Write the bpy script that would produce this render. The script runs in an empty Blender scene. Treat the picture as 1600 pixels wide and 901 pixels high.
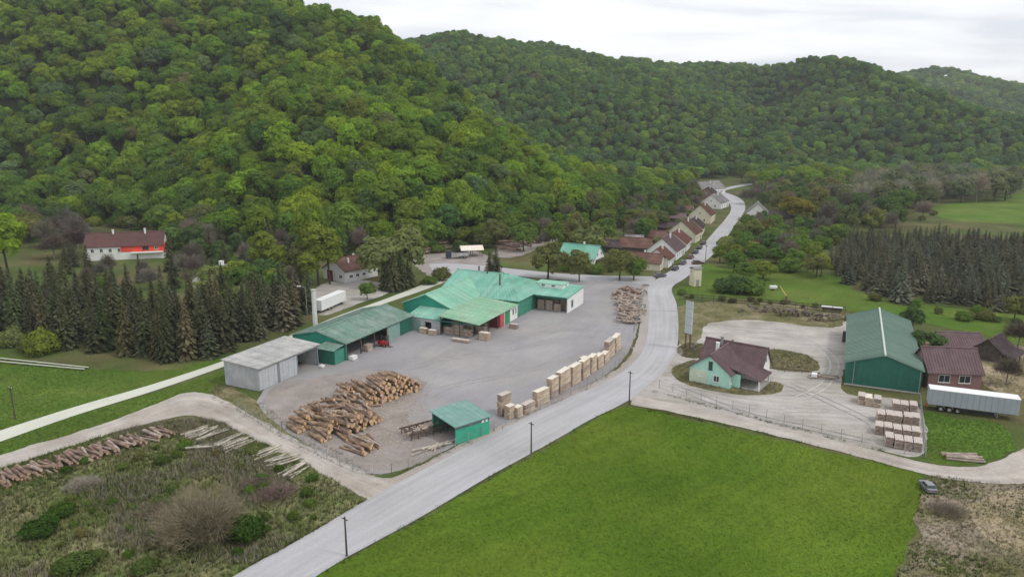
import bpy, bmesh, math, random
import numpy as np
from mathutils import Vector, noise as mnoise
from mathutils.geometry import tessellate_polygon

SC = bpy.context.scene
COL = SC.collection
R = math.radians

# ------------------------------------------------------------------ camera
CAM_H, CAM_F, HORIZON = 50.0, 1142.0, 190.0          # metres, focal length in photo pixels (1600 wide), horizon row
PITCH = math.atan((450.5 - HORIZON) / CAM_F)
cam_data = bpy.data.cameras.new("camera")
cam = bpy.data.objects.new("camera", cam_data)
COL.objects.link(cam)
cam.location = (0, 0, CAM_H)
cam.rotation_euler = (math.pi / 2 - PITCH, 0, 0)
cam_data.sensor_width = 36.0
cam_data.lens = CAM_F / 1600.0 * 36.0
cam_data.clip_start, cam_data.clip_end = 0.5, 9000
SC.camera = cam

# ------------------------------------------------------------------ sky and sun (bright overcast)
SUN_EL, SUN_AZ = 52.0, 112.0                          # azimuth clockwise from +Y (the view direction)
world = bpy.data.worlds.new("World")
SC.world = world
world.use_nodes = True
wt = world.node_tree
wt.nodes.clear()
def wn(t, **kw):
    n = wt.nodes.new(t)
    for k, v in kw.items(): setattr(n, k, v)
    return n
w_out = wn('ShaderNodeOutputWorld'); w_bg = wn('ShaderNodeBackground')
sky = wn('ShaderNodeTexSky', sky_type='NISHITA')
sky.sun_disc = False
sky.sun_elevation = R(SUN_EL); sky.sun_rotation = R(SUN_AZ)
sky.air_density, sky.dust_density = 1.0, 2.0
tc = wn('ShaderNodeTexCoord'); sep = wn('ShaderNodeSeparateXYZ')
addz = wn('ShaderNodeMath', operation='ADD'); addz.inputs[1].default_value = 0.10
mx = wn('ShaderNodeMath', operation='MAXIMUM'); mx.inputs[1].default_value = 0.06
dv = wn('ShaderNodeVectorMath', operation='DIVIDE'); cmb = wn('ShaderNodeCombineXYZ')
wt.links.new(tc.outputs['Generated'], sep.inputs[0])
wt.links.new(sep.outputs['Z'], addz.inputs[0]); wt.links.new(addz.outputs[0], mx.inputs[0])
for i in range(3): wt.links.new(mx.outputs[0], cmb.inputs[i])
wt.links.new(tc.outputs['Generated'], dv.inputs[0]); wt.links.new(cmb.outputs[0], dv.inputs[1])
cn = wn('ShaderNodeTexNoise'); cn.inputs['Scale'].default_value = 0.9; cn.inputs['Detail'].default_value = 7
cn.inputs['Roughness'].default_value = 0.55; cn.inputs['Distortion'].default_value = 0.3
mp = wn('ShaderNodeMapping'); mp.inputs['Scale'].default_value = (0.75, 1.5, 1.0); mp.inputs['Location'].default_value = (2.6, 0.9, 0.0)
wt.links.new(dv.outputs[0], mp.inputs[0]); wt.links.new(mp.outputs[0], cn.inputs['Vector'])
cr = wn('ShaderNodeValToRGB')
cr.color_ramp.elements[0].position = 0.36; cr.color_ramp.elements[0].color = (1.02, 1.06, 1.16, 1)
cr.color_ramp.elements[1].position = 0.60; cr.color_ramp.elements[1].color = (1.44, 1.445, 1.46, 1)
e = cr.color_ramp.elements.new(0.48); e.color = (1.26, 1.28, 1.32, 1)
wt.links.new(cn.outputs['Fac'], cr.inputs['Fac'])
sm = wn('ShaderNodeMix', data_type='RGBA', blend_type='MULTIPLY'); sm.inputs['Factor'].default_value = 1.0
sm.inputs['B'].default_value = (0.10, 0.10, 0.10, 1)
wt.links.new(sky.outputs[0], sm.inputs['A'])
mix = wn('ShaderNodeMix', data_type='RGBA'); mix.inputs['Factor'].default_value = 0.90
wt.links.new(sm.outputs['Result'], mix.inputs['A']); wt.links.new(cr.outputs['Color'], mix.inputs['B'])
wt.links.new(mix.outputs['Result'], w_bg.inputs['Color']); w_bg.inputs['Strength'].default_value = 1.0
wt.links.new(w_bg.outputs[0], w_out.inputs['Surface'])

sun_data = bpy.data.lights.new("sun", 'SUN')
sun_data.energy, sun_data.angle, sun_data.color = 1.5, R(10), (1.0, 0.965, 0.91)
sun = bpy.data.objects.new("sun", sun_data)
COL.objects.link(sun)
sd = Vector((math.sin(R(SUN_AZ)) * math.cos(R(SUN_EL)), math.cos(R(SUN_AZ)) * math.cos(R(SUN_EL)), math.sin(R(SUN_EL))))
sun.rotation_euler = sd.to_track_quat('Z', 'Y').to_euler()
sun.location = sd * 400

vs = SC.view_settings
vs.view_transform, vs.look, vs.exposure, vs.gamma = 'Standard', 'None', -0.14, 1.0
vs.use_curve_mapping = False
SC.render.engine = 'CYCLES'
SC.cycles.use_denoising = True
SC.cycles.max_bounces = 5
SC.cycles.diffuse_bounces = 3
SC.cycles.glossy_bounces = 2
SC.cycles.transmission_bounces = 3
SC.cycles.volume_bounces = 0
SC.cycles.caustics_reflective = SC.cycles.caustics_refractive = False

# ------------------------------------------------------------------ helpers
_F = Vector((0, math.cos(PITCH), -math.sin(PITCH))); _U = Vector((0, math.sin(PITCH), math.cos(PITCH))); _R = Vector((1, 0, 0))
def G(px, py, z=0.0):
    """survey: where the ray of a photo pixel meets the level z"""
    d = _F + _R * ((px - 800) / CAM_F) + _U * ((450.5 - py) / CAM_F)
    t = (z - CAM_H) / d.z
    return Vector((d.x * t, d.y * t, z))
def P(x, y, z):
    v = Vector((x, y, z - CAM_H)); w = v.dot(_F)
    return 800 + CAM_F * v.dot(_R) / w, 450.5 - CAM_F * v.dot(_U) / w
def at_depth(px, py, D):
    d = _F + _R * ((px - 800) / CAM_F) + _U * ((450.5 - py) / CAM_F)
    t = D / d.y
    return (d.x * t, D, CAM_H + d.z * t)

def tag(o, label=None, cat=None, group=None, kind=None):
    if label: o['label'] = label
    if cat: o['category'] = cat
    if group: o['group'] = group
    if kind: o['kind'] = kind
    return o
def empty(name, loc, rz=0.0, label=None, cat=None, group=None):
    o = bpy.data.objects.new(name, None); COL.objects.link(o)
    o.empty_display_size = 0.5
    o.location = loc; o.rotation_euler = (0, 0, rz)
    return tag(o, label, cat, group)
def link(name, me, parent=None, loc=(0, 0, 0), rz=0.0):
    o = bpy.data.objects.new(name, me); COL.objects.link(o)
    o.location = loc; o.rotation_euler = (0, 0, rz)
    if parent: o.parent = parent
    return o

class MB:
    """collects faces of one mesh"""
    def __init__(s): s.v = []; s.f = []; s.m = []
    def face(s, pts, mi=0):
        b = len(s.v); s.v += [tuple(p) for p in pts]; s.f.append(tuple(range(b, b + len(pts)))); s.m.append(mi); return s
    def box(s, x0, x1, y0, y1, z0, z1, mi=0, top=None):
        b = len(s.v)
        s.v += [(x0, y0, z0), (x1, y0, z0), (x1, y1, z0), (x0, y1, z0), (x0, y0, z1), (x1, y0, z1), (x1, y1, z1), (x0, y1, z1)]
        for i, q in enumerate(((0, 3, 2, 1), (4, 5, 6, 7), (0, 1, 5, 4), (1, 2, 6, 5), (2, 3, 7, 6), (3, 0, 4, 7))):
            s.f.append(tuple(b + k for k in q)); s.m.append(top if (i == 1 and top is not None) else mi)
        return s
    def hexa(s, bot, top, mi=0, mt=None):
        """four bottom corners, four top corners (counter-clockwise seen from above)"""
        b = len(s.v); s.v += [tuple(p) for p in bot] + [tuple(p) for p in top]
        for i, q in enumerate(((0, 3, 2, 1), (4, 5, 6, 7), (0, 1, 5, 4), (1, 2, 6, 5), (2, 3, 7, 6), (3, 0, 4, 7))):
            s.f.append(tuple(b + k for k in q)); s.m.append(mt if (i == 1 and mt is not None) else mi)
        return s
    def slab(s, pts, t, mi=0):
        """a sheet of thickness t hanging below four points"""
        return s.hexa([(p[0], p[1], p[2] - t) for p in pts], pts, mi)
    def prism(s, poly, axis, a0, a1, mi=0, cap=None):
        """poly: 2D outline; axis 'x' or 'y': extruded from a0 to a1"""
        n = len(poly); b = len(s.v)
        for a in (a0, a1):
            for p, z in poly: s.v.append((a, p, z) if axis == 'x' else (p, a, z))
        s.f.append(tuple(b + k for k in range(n - 1, -1, -1))); s.m.append(mi if cap is None else cap)
        s.f.append(tuple(b + n + k for k in range(n))); s.m.append(mi if cap is None else cap)
        for k in range(n):
            k2 = (k + 1) % n; s.f.append((b + k, b + k2, b + n + k2, b + n + k)); s.m.append(mi)
        return s
    def tube(s, p, q, r0, r1=None, n=8, mi=0, cap=None, capped=True):
        p, q = Vector(p), Vector(q); r1 = r0 if r1 is None else r1
        d = (q - p).normalized(); a = d.orthogonal().normalized(); c = d.cross(a)
        b = len(s.v)
        for o, r in ((p, r0), (q, r1)):
            for k in range(n):
                t = 2 * math.pi * k / n; s.v.append(tuple(o + a * (r * math.cos(t)) + c * (r * math.sin(t))))
        for k in range(n):
            k2 = (k + 1) % n; s.f.append((b + k, b + k2, b + n + k2, b + n + k)); s.m.append(mi)
        if capped:
            cm = mi if cap is None else cap
            s.f.append(tuple(b + k for k in range(n - 1, -1, -1))); s.m.append(cm)
            s.f.append(tuple(b + n + k for k in range(n))); s.m.append(cm)
        return s
    def mesh(s, name, mats, smooth=False, recalc=True):
        me = bpy.data.meshes.new(name); me.from_pydata(s.v, [], s.f)
        for m in (mats if isinstance(mats, (list, tuple)) else [mats]): me.materials.append(m)
        me.polygons.foreach_set('material_index', s.m)
        if recalc:
            bm = bmesh.new(); bm.from_mesh(me); bmesh.ops.recalc_face_normals(bm, faces=bm.faces); bm.to_mesh(me); bm.free()
        if smooth: me.polygons.foreach_set('use_smooth', [True] * len(me.polygons))
        me.update(); return me
    def build(s, name, mats, parent=None, loc=(0, 0, 0), rz=0.0, smooth=False):
        return link(name, s.mesh(name, mats, smooth), parent, loc, rz)

# ------------------------------------------------------------------ materials
MATS = {}
def mat(name, col, rough=0.85, var=0.25, scale=0.6, col2=None, scale2=None, bump=0.0, bscale=8.0, metal=0.0, spec=0.3, coords='Object', streak=None, fine=0.0, fscale=25.0, tracks=None, panel=None):
    """principled surface; its colour wanders between darker/lighter (var) and towards col2 in patches"""
    if name in MATS: return MATS[name]
    m = bpy.data.materials.new(name); m.use_nodes = True; nt = m.node_tree; N, L = nt.nodes, nt.links
    b = N['Principled BSDF']; b.inputs['Roughness'].default_value = rough; b.inputs['Metallic'].default_value = metal
    b.inputs['Specular IOR Level'].default_value = 0.03 if coords == 'World' else (spec if spec != 0.3 else 0.15)
    if coords == 'World':
        t = N.new('ShaderNodeNewGeometry'); vec = t.outputs['Position']
    else:
        t = N.new('ShaderNodeTexCoord'); vec = t.outputs[coords]
    def noisetex(sc, det=6, ro=0.6):
        n = N.new('ShaderNodeTexNoise'); n.inputs['Scale'].default_value = sc; n.inputs['Detail'].default_value = det
        n.inputs['Roughness'].default_value = ro; L.new(vec, n.inputs['Vector']); return n.outputs['Fac']
    def ramp(fac, a, bb):
        r = N.new('ShaderNodeMapRange'); r.inputs['From Min'].default_value = a; r.inputs['From Max'].default_value = bb
        r.clamp = True; L.new(fac, r.inputs['Value']); return r.outputs['Result']
    base = N.new('ShaderNodeRGB'); base.outputs[0].default_value = (*col, 1); cur = base.outputs[0]
    def mixc(fac, A, B, mode='MIX'):
        x = N.new('ShaderNodeMix'); x.data_type = 'RGBA'; x.blend_type = mode
        if isinstance(fac, (int, float)): x.inputs['Factor'].default_value = fac
        else: L.new(fac, x.inputs['Factor'])
        for k, s_ in (('A', A), ('B', B)):
            if isinstance(s_, tuple): x.inputs[k].default_value = (*s_, 1)
            else: L.new(s_, x.inputs[k])
        return x.outputs['Result']
    if col2: cur = mixc(ramp(noisetex(scale2 or scale * 0.35, 7, 0.65), 0.42, 0.62), cur, col2)
    if var:
        f = ramp(noisetex(scale), 0.3, 0.7)
        g = N.new('ShaderNodeMapRange'); g.inputs['To Min'].default_value = 1 - var; g.inputs['To Max'].default_value = 1 + var; L.new(f, g.inputs['Value'])
        cur = mixc(1.0, cur, (1, 1, 1), 'MULTIPLY'); mm = N.new('ShaderNodeVectorMath'); mm.operation = 'SCALE'
        L.new(cur, mm.inputs[0]); L.new(g.outputs['Result'], mm.inputs['Scale']); cur = mm.outputs[0]
    if fine:
        f = ramp(noisetex(fscale, 3, 0.7), 0.25, 0.75)
        g = N.new('ShaderNodeMapRange'); g.inputs['To Min'].default_value = 1 - fine; g.inputs['To Max'].default_value = 1 + fine; L.new(f, g.inputs['Value'])
        mm = N.new('ShaderNodeVectorMath'); mm.operation = 'SCALE'; L.new(cur, mm.inputs[0]); L.new(g.outputs['Result'], mm.inputs['Scale']); cur = mm.outputs[0]
    if panel:
        # sheets laid side by side have faded unevenly: (axis, sheet width, amount)
        sx_ = N.new('ShaderNodeSeparateXYZ'); L.new(vec, sx_.inputs[0]); dv_ = N.new('ShaderNodeMath'); dv_.operation = 'DIVIDE'; dv_.inputs[1].default_value = panel[1]; L.new(sx_.outputs[panel[0]], dv_.inputs[0])
        fl_ = N.new('ShaderNodeMath'); fl_.operation = 'FLOOR'; L.new(dv_.outputs[0], fl_.inputs[0]); wn_ = N.new('ShaderNodeTexWhiteNoise'); wn_.noise_dimensions = '1D'; L.new(fl_.outputs[0], wn_.inputs['W'])
        g = N.new('ShaderNodeMapRange'); g.inputs['To Min'].default_value = 1 - panel[2]; g.inputs['To Max'].default_value = 1 + panel[2]; L.new(wn_.outputs['Value'], g.inputs['Value'])
        mm = N.new('ShaderNodeVectorMath'); mm.operation = 'SCALE'; L.new(cur, mm.inputs[0]); L.new(g.outputs['Result'], mm.inputs['Scale']); cur = mm.outputs[0]
    if tracks:
        # tyre wear drawn out along one direction: (degrees, scale along, scale across, amount)
        mpn = N.new('ShaderNodeMapping'); mpn.vector_type = 'TEXTURE'; mpn.inputs['Rotation'].default_value = (0, 0, R(tracks[0])); mpn.inputs['Scale'].default_value = (1 / tracks[1], 1 / tracks[2], 1)
        ds = N.new('ShaderNodeTexNoise'); ds.inputs['Scale'].default_value = 0.03; L.new(vec, ds.inputs['Vector']); av = N.new('ShaderNodeVectorMath'); av.operation = 'MULTIPLY_ADD'; av.inputs[1].default_value = (14, 14, 0); L.new(ds.outputs['Color'], av.inputs[0]); L.new(vec, av.inputs[2])
        L.new(av.outputs[0], mpn.inputs[0]); n = N.new('ShaderNodeTexNoise'); n.inputs['Scale'].default_value = 1; n.inputs['Detail'].default_value = 5; n.inputs['Roughness'].default_value = 0.6; L.new(mpn.outputs[0], n.inputs['Vector'])
        f = ramp(n.outputs['Fac'], 0.3, 0.7); g = N.new('ShaderNodeMapRange'); g.inputs['To Min'].default_value = 1 - tracks[3]; g.inputs['To Max'].default_value = 1 + tracks[3]; L.new(f, g.inputs['Value'])
        mm = N.new('ShaderNodeVectorMath'); mm.operation = 'SCALE'; L.new(cur, mm.inputs[0]); L.new(g.outputs['Result'], mm.inputs['Scale']); cur = mm.outputs[0]
    if streak:
        # wear along a strip: streak = (uv scale u, uv scale v, amount)
        uv = N.new('ShaderNodeTexCoord'); mpn = N.new('ShaderNodeMapping'); mpn.inputs['Scale'].default_value = (streak[0], streak[1], 1)
        L.new(uv.outputs['UV'], mpn.inputs[0]); n = N.new('ShaderNodeTexNoise'); n.inputs['Scale'].default_value = 1; n.inputs['Detail'].default_value = 4
        L.new(mpn.outputs[0], n.inputs['Vector'])
        f = ramp(n.outputs['Fac'], 0.3, 0.7); g = N.new('ShaderNodeMapRange'); g.inputs['To Min'].default_value = 1 - streak[2]; g.inputs['To Max'].default_value = 1 + streak[2]; L.new(f, g.inputs['Value'])
        mm = N.new('ShaderNodeVectorMath'); mm.operation = 'SCALE'; L.new(cur, mm.inputs[0]); L.new(g.outputs['Result'], mm.inputs['Scale']); cur = mm.outputs[0]
    L.new(cur, b.inputs['Base Color'])
    if bump:
        bp = N.new('ShaderNodeBump'); bp.inputs['Strength'].default_value = min(1, bump * 4); bp.inputs['Distance'].default_value = bump
        L.new(noisetex(bscale, 5, 0.65), bp.inputs['Height']); L.new(bp.outputs[0], b.inputs['Normal'])
    MATS[name] = m; return m

def foliage_mat(name, rnd=0.45, trans=0.3):
    """leaf colour = the tree's own tint, varied leaf by leaf"""
    m = bpy.data.materials.new(name); m.use_nodes = True; nt = m.node_tree; N, L = nt.nodes, nt.links; N.clear()
    out = N.new('ShaderNodeOutputMaterial')
    a = N.new('ShaderNodeAttribute'); a.attribute_type = 'INSTANCER'; a.attribute_name = 'tint'
    r = N.new('ShaderNodeAttribute'); r.attribute_type = 'GEOMETRY'; r.attribute_name = 'rnd'
    mr = N.new('ShaderNodeMapRange'); mr.inputs['To Min'].default_value = 1 - rnd; mr.inputs['To Max'].default_value = 1 + rnd
    L.new(r.outputs['Fac'], mr.inputs['Value'])
    sc = N.new('ShaderNodeVectorMath'); sc.operation = 'SCALE'; L.new(a.outputs['Vector'], sc.inputs[0]); L.new(mr.outputs['Result'], sc.inputs['Scale'])
    d = N.new('ShaderNodeBsdfDiffuse'); t = N.new('ShaderNodeBsdfTranslucent'); mx_ = N.new('ShaderNodeMixShader'); mx_.inputs[0].default_value = trans
    L.new(sc.outputs[0], d.inputs['Color'])
    tm = N.new('ShaderNodeVectorMath'); tm.operation = 'MULTIPLY'; tm.inputs[1].default_value = (1.25, 1.2, 0.7); L.new(sc.outputs[0], tm.inputs[0]); L.new(tm.outputs[0], t.inputs['Color'])
    L.new(d.outputs[0], mx_.inputs[1]); L.new(t.outputs[0], mx_.inputs[2]); L.new(mx_.outputs[0], out.inputs['Surface'])
    return m
LEAF = foliage_mat('leaves', 0.34, 0.45); NEEDLE = foliage_mat('needles', 0.35, 0.12); TWIG = foliage_mat('twigs', 0.35, 0.0)

def blade_mat(name, ca, cb, trans=0.25):
    """grass blades between two colours, by the blade's own random value"""
    m = bpy.data.materials.new(name); m.use_nodes = True; nt = m.node_tree; N, L = nt.nodes, nt.links; N.clear()
    out = N.new('ShaderNodeOutputMaterial'); r = N.new('ShaderNodeAttribute'); r.attribute_name = 'rnd'
    x = N.new('ShaderNodeMix'); x.data_type = 'RGBA'; x.inputs['A'].default_value = (*ca, 1); x.inputs['B'].default_value = (*cb, 1)
    L.new(r.outputs['Fac'], x.inputs['Factor']); d = N.new('ShaderNodeBsdfDiffuse'); t = N.new('ShaderNodeBsdfTranslucent'); s = N.new('ShaderNodeMixShader')
    s.inputs[0].default_value = 0.0
    up = N.new('ShaderNodeCombineXYZ'); up.inputs[2].default_value = 1.0; L.new(up.outputs[0], d.inputs['Normal'])      # thin blades take the light of the sward
    L.new(x.outputs['Result'], d.inputs['Color']); L.new(x.outputs['Result'], t.inputs['Color']); L.new(d.outputs[0], s.inputs[1]); L.new(t.outputs[0], s.inputs[2]); L.new(s.outputs[0], out.inputs['Surface'])
    return m

# metals, paints, masonry
M_MINT = mat('mint_sheet_roof', (0.165, 0.40, 0.305), 0.6, 0.13, 0.25, (0.225, 0.42, 0.34), 0.14, fine=0.10, fscale=2, panel=(1, 1.0, 0.10))
M_MINT2 = mat('mint_sheet_roof_pale', (0.215, 0.45, 0.33), 0.6, 0.13, 0.3, (0.27, 0.45, 0.35), 0.2, fine=0.10, fscale=2, panel=(0, 0.9, 0.10))
M_TEAL = mat('teal_sheet_wall', (0.035, 0.27, 0.19), 0.6, 0.12, 0.5, fine=0.08, fscale=4)
M_DKGREEN = mat('dark_green_sheet', (0.03, 0.135, 0.10), 0.6, 0.12, 0.5, fine=0.06, fscale=5)
M_GREENWALL = mat('green_board_wall', (0.06, 0.24, 0.17), 0.7, 0.15, 0.8, fine=0.1, fscale=6)
M_OLDGREEN = mat('weathered_green_roof', (0.15, 0.245, 0.20), 0.65, 0.12, 0.5, (0.22, 0.28, 0.245), 0.25, fine=0.10, fscale=4, panel=(0, 0.8, 0.12))
M_WHROOF = mat('warehouse_green_roof', (0.115, 0.185, 0.15), 0.6, 0.10, 0.15, (0.135, 0.20, 0.168), 0.1, fine=0.06, fscale=2, panel=(0, 1.0, 0.07))
M_PALEGREEN = mat('pale_green_door', (0.22, 0.34, 0.30), 0.7, 0.1, 0.8)
M_GREYSHEET = mat('grey_sheet_wall', (0.36, 0.38, 0.40), 0.6, 0.12, 0.6, (0.42, 0.43, 0.43), 0.3, fine=0.06, fscale=6)
M_GREYROOF = mat('grey_sheet_roof', (0.34, 0.34, 0.33), 0.7, 0.15, 0.4, (0.41, 0.40, 0.385), 0.2, fine=0.1, fscale=3, panel=(0, 0.85, 0.10))
M_WHITE = mat('white_render', (0.74, 0.74, 0.72), 0.85, 0.08, 0.5, fine=0.05, fscale=5)
M_CREAM = mat('cream_render', (0.62, 0.58, 0.44), 0.85, 0.10, 0.5, fine=0.05, fscale=5)
M_MINTWALL = mat('mint_render', (0.40, 0.66, 0.56), 0.85, 0.08, 0.6, fine=0.05, fscale=5)
M_REDWALL = mat('red_render', (0.72, 0.085, 0.05), 0.85, 0.12, 0.5)
M_PINKRED = mat('red_steel_panel', (0.50, 0.10, 0.12), 0.6, 0.1, 0.6)
M_BROWNWALL = mat('brown_render', (0.26, 0.15, 0.14), 0.85, 0.15, 0.5, fine=0.08, fscale=5)
M_TILE_MAUVE = mat('mauve_tile_roof', (0.138, 0.092, 0.098), 0.8, 0.15, 0.7, (0.165, 0.115, 0.118), 0.3, fine=0.2, fscale=5)
M_TILE_BROWN = mat('brown_tile_roof', (0.135, 0.075, 0.06), 0.85, 0.2, 0.5, (0.17, 0.10, 0.08), 0.25, fine=0.25, fscale=5)
M_TILE_RED = mat('red_tile_roof', (0.185, 0.082, 0.068), 0.85, 0.2, 0.5, (0.14, 0.078, 0.07), 0.25, fine=0.25, fscale=5)
M_TILE_DARK = mat('dark_tile_roof', (0.075, 0.055, 0.058), 0.85, 0.2, 0.5, (0.10, 0.08, 0.08), 0.25, fine=0.25, fscale=5)
M_TILE_GREY = mat('grey_fibre_roof', (0.24, 0.23, 0.235), 0.85, 0.2, 0.4, (0.30, 0.28, 0.27), 0.2, fine=0.15, fscale=4)
M_FRAME = mat('white_paint', (0.70, 0.70, 0.69), 0.5, 0.05)
M_DARK = mat('dark_steel_and_opening_shade', (0.02, 0.022, 0.025), 0.9, 0.2)
M_GLASS = mat('window_glass', (0.03, 0.04, 0.045), 0.12, 0.1, spec=0.6)
M_STEEL = mat('rusty_steel', (0.10, 0.085, 0.075), 0.7, 0.3, 3, (0.14, 0.08, 0.05), 2)
M_GALV = mat('galvanised_steel', (0.34, 0.35, 0.36), 0.5, 0.1, 3, metal=0.3)
M_CONCRETE = mat('concrete', (0.42, 0.41, 0.38), 0.9, 0.15, 1.5, fine=0.1)
M_POLEWOOD = mat('tarred_pole_wood', (0.085, 0.07, 0.06), 0.9, 0.2, 2)
M_RUBBER = mat('tyre_rubber', (0.02, 0.02, 0.02), 0.9, 0.1)
M_REDPAINT = mat('red_machine_paint', (0.42, 0.03, 0.04), 0.45, 0.1)
M_OLDWOOD = mat('old_timber_wall', (0.085, 0.07, 0.065), 0.9, 0.3, 1.0, fine=0.2, fscale=8)
M_BOARD = mat('fresh_sawn_board', (0.50, 0.39, 0.295), 0.85, 0.2, 1.2, (0.60, 0.49, 0.375), 0.8, fine=0.15, fscale=9)
M_BOARD2 = mat('weathered_sawn_board', (0.36, 0.28, 0.23), 0.85, 0.2, 1.2, (0.44, 0.36, 0.30), 0.8, fine=0.18, fscale=9)
M_BOARDTOP = mat('pale_board_top', (0.72, 0.66, 0.57), 0.85, 0.12, 1.2, fine=0.1, fscale=9)
M_BOARDTOP2 = mat('pale_grey_board_top', (0.52, 0.46, 0.42), 0.85, 0.12, 1.2, fine=0.1, fscale=9)
M_PLASTIC = mat('white_wrap', (0.74, 0.74, 0.74), 0.5, 0.05)
def log_mats(name, bark, bark2, cut, cut2):
    return [mat(name + '_bark', bark, 0.95, 0.35, 1.2, bark2, 0.9, bump=0.02, bscale=6, fine=0.2, fscale=9), mat(name + '_cut_face', cut, 0.9, 0.2, 2, cut2, 2.5)]
LOGM = log_mats('log', (0.17, 0.118, 0.082), (0.30, 0.21, 0.14), (0.70, 0.49, 0.29), (0.54, 0.34, 0.18))
LOGM_RED = log_mats('red_log', (0.16, 0.112, 0.09), (0.27, 0.19, 0.15), (0.50, 0.33, 0.23), (0.38, 0.23, 0.16))
LOGM_PALE = log_mats('pale_log', (0.36, 0.33, 0.28), (0.46, 0.42, 0.35), (0.60, 0.52, 0.40), (0.5, 0.42, 0.3))
LOGM_GREY = log_mats('grey_log', (0.26, 0.22, 0.19), (0.38, 0.31, 0.26), (0.58, 0.42, 0.32), (0.46, 0.3, 0.22))

LOGM_DARK = log_mats('dark_log', (0.09, 0.075, 0.065), (0.15, 0.125, 0.105), (0.28, 0.21, 0.16), (0.2, 0.15, 0.11))
# ground covers
M_GROUND = mat('rough_grassland', (0.075, 0.105, 0.03), 0.95, 0.35, 0.06, (0.115, 0.10, 0.05), 0.035, bump=0.05, bscale=2, coords='World', fine=0.25, fscale=1.5)
M_MEADOW = mat('lush_meadow', (0.078, 0.142, 0.015), 0.95, 0.20, 0.04, (0.120, 0.168, 0.022), 0.025, bump=0.02, bscale=3, coords='World', fine=0.10, fscale=2.2, tracks=(40, 0.02, 0.35, 0.11))
M_FIELD = mat('green_field', (0.083, 0.150, 0.024), 0.95, 0.22, 0.05, (0.125, 0.165, 0.036), 0.03, bump=0.05, bscale=3, coords='World', fine=0.2, fscale=1.6)
M_VERGE = mat('worn_grass', (0.13, 0.13, 0.055), 0.95, 0.25, 0.25, (0.22, 0.19, 0.115), 0.16, bump=0.03, bscale=4, coords='World', fine=0.25, fscale=3)
M_SCRUB = mat('scrub_ground', (0.13, 0.175, 0.05), 0.95, 0.3, 0.2, (0.26, 0.23, 0.135), 0.12, bump=0.06, bscale=3, coords='World', fine=0.3, fscale=2.5)
M_ROUGH = mat('trodden_earth', (0.26, 0.215, 0.165), 0.95, 0.25, 0.18, (0.15, 0.15, 0.065), 0.13, bump=0.05, bscale=3, coords='World', fine=0.25, fscale=2.5)
M_STRAW = mat('straw_earth', (0.34, 0.28, 0.19), 0.95, 0.2, 0.25, (0.22, 0.19, 0.10), 0.15, bump=0.05, bscale=3, coords='World', fine=0.25, fscale=3)
M_YARD = mat('yard_gravel', (0.275, 0.267, 0.278), 0.95, 0.14, 0.05, (0.315, 0.297, 0.29), 0.045, bump=0.02, bscale=6, coords='World', fine=0.10, fscale=2.5, tracks=(58, 0.05, 0.7, 0.055))
M_GRAVEL = mat('lot_gravel', (0.40, 0.372, 0.348), 0.95, 0.16, 0.16, (0.305, 0.285, 0.245), 0.07, bump=0.02, bscale=6, coords='World', fine=0.12, fscale=2.5, tracks=(-14, 0.07, 0.75, 0.16))
M_DUST = mat('sawdust_earth', (0.30, 0.267, 0.252), 0.95, 0.15, 0.25, (0.25, 0.218, 0.195), 0.15, bump=0.03, bscale=5, coords='World', fine=0.16, fscale=3)
M_ROAD = mat('old_asphalt', (0.395, 0.39, 0.405), 0.9, 0.07, 0.08, (0.365, 0.357, 0.36), 0.06, coords='World', fine=0.07, fscale=3, streak=(0.035, 9.0, 0.10))
M_TRACK = mat('gravel_track', (0.415, 0.38, 0.345), 0.95, 0.14, 0.2, (0.34, 0.30, 0.262), 0.12, coords='World', bump=0.02, bscale=6, fine=0.12, fscale=3, streak=(0.05, 6.0, 0.13))
M_LANE = mat('pale_concrete_lane', (0.55, 0.55, 0.48), 0.9, 0.08, 0.2, (0.50, 0.51, 0.43), 0.1, coords='World', fine=0.06, fscale=4, streak=(0.05, 4.0, 0.05))
M_SHOULDER = mat('dusty_shoulder', (0.385, 0.355, 0.335), 0.95, 0.14, 0.2, (0.31, 0.275, 0.245), 0.10, coords='World', bump=0.02, fine=0.14, fscale=3)

# ------------------------------------------------------------------ terrain: flat valley floor between wooded hills
ctrl = []
def crest(rows, tree=22):
    for px, py, D in rows:
        x, y, z = at_depth(px, py, D); ctrl.append((x, y, z - tree))
crest([(530, -2, 545), (600, 33, 525), (680, 88, 510), (760, 140, 495), (830, 180, 478), (890, 216, 462)], 27)          # near hill, falling to its nose
ctrl += [(-200, 590, 140), (-300, 620, 172), (-450, 640, 182), (-650, 660, 190), (-220, 480, 78), (-330, 490, 88), (-120, 440, 58), (-480, 500, 92), (-60, 380, 44), (-12, 390, 30), (-130, 380, 42), (-60, 590, 62), (0, 570, 22), (-120, 640, 70)]
crest([(640, 52, 900), (720, 42, 880), (800, 48, 900), (860, 60, 950), (940, 66, 1000), (1000, 82, 1050), (1080, 88, 1100), (1140, 86, 1100), (1205, 97, 1050)])   # middle hill
ctrl += [(-60, 760, 96), (20, 760, 74), (90, 780, 68), (170, 800, 62), (250, 850, 60), (320, 880, 62), (120, 690, 22), (200, 720, 22), (-350, 900, 170), (50, 650, 14)]
crest([(1250, 96, 900), (1290, 90, 850), (1340, 93, 830), (1414, 112, 800), (1490, 138, 770), (1560, 158, 745), (1660, 186, 720)], 21)                                                 # right hill
ctrl += [(380, 730, 50), (430, 700, 36), (330, 700, 30), (480, 690, 16), (290, 760, 38), (520, 820, 40)]
crest([(1449, 116, 1500), (1520, 116, 1500), (1600, 131, 1450), (1760, 150, 1400)], 14)                                                                           # far hill
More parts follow.
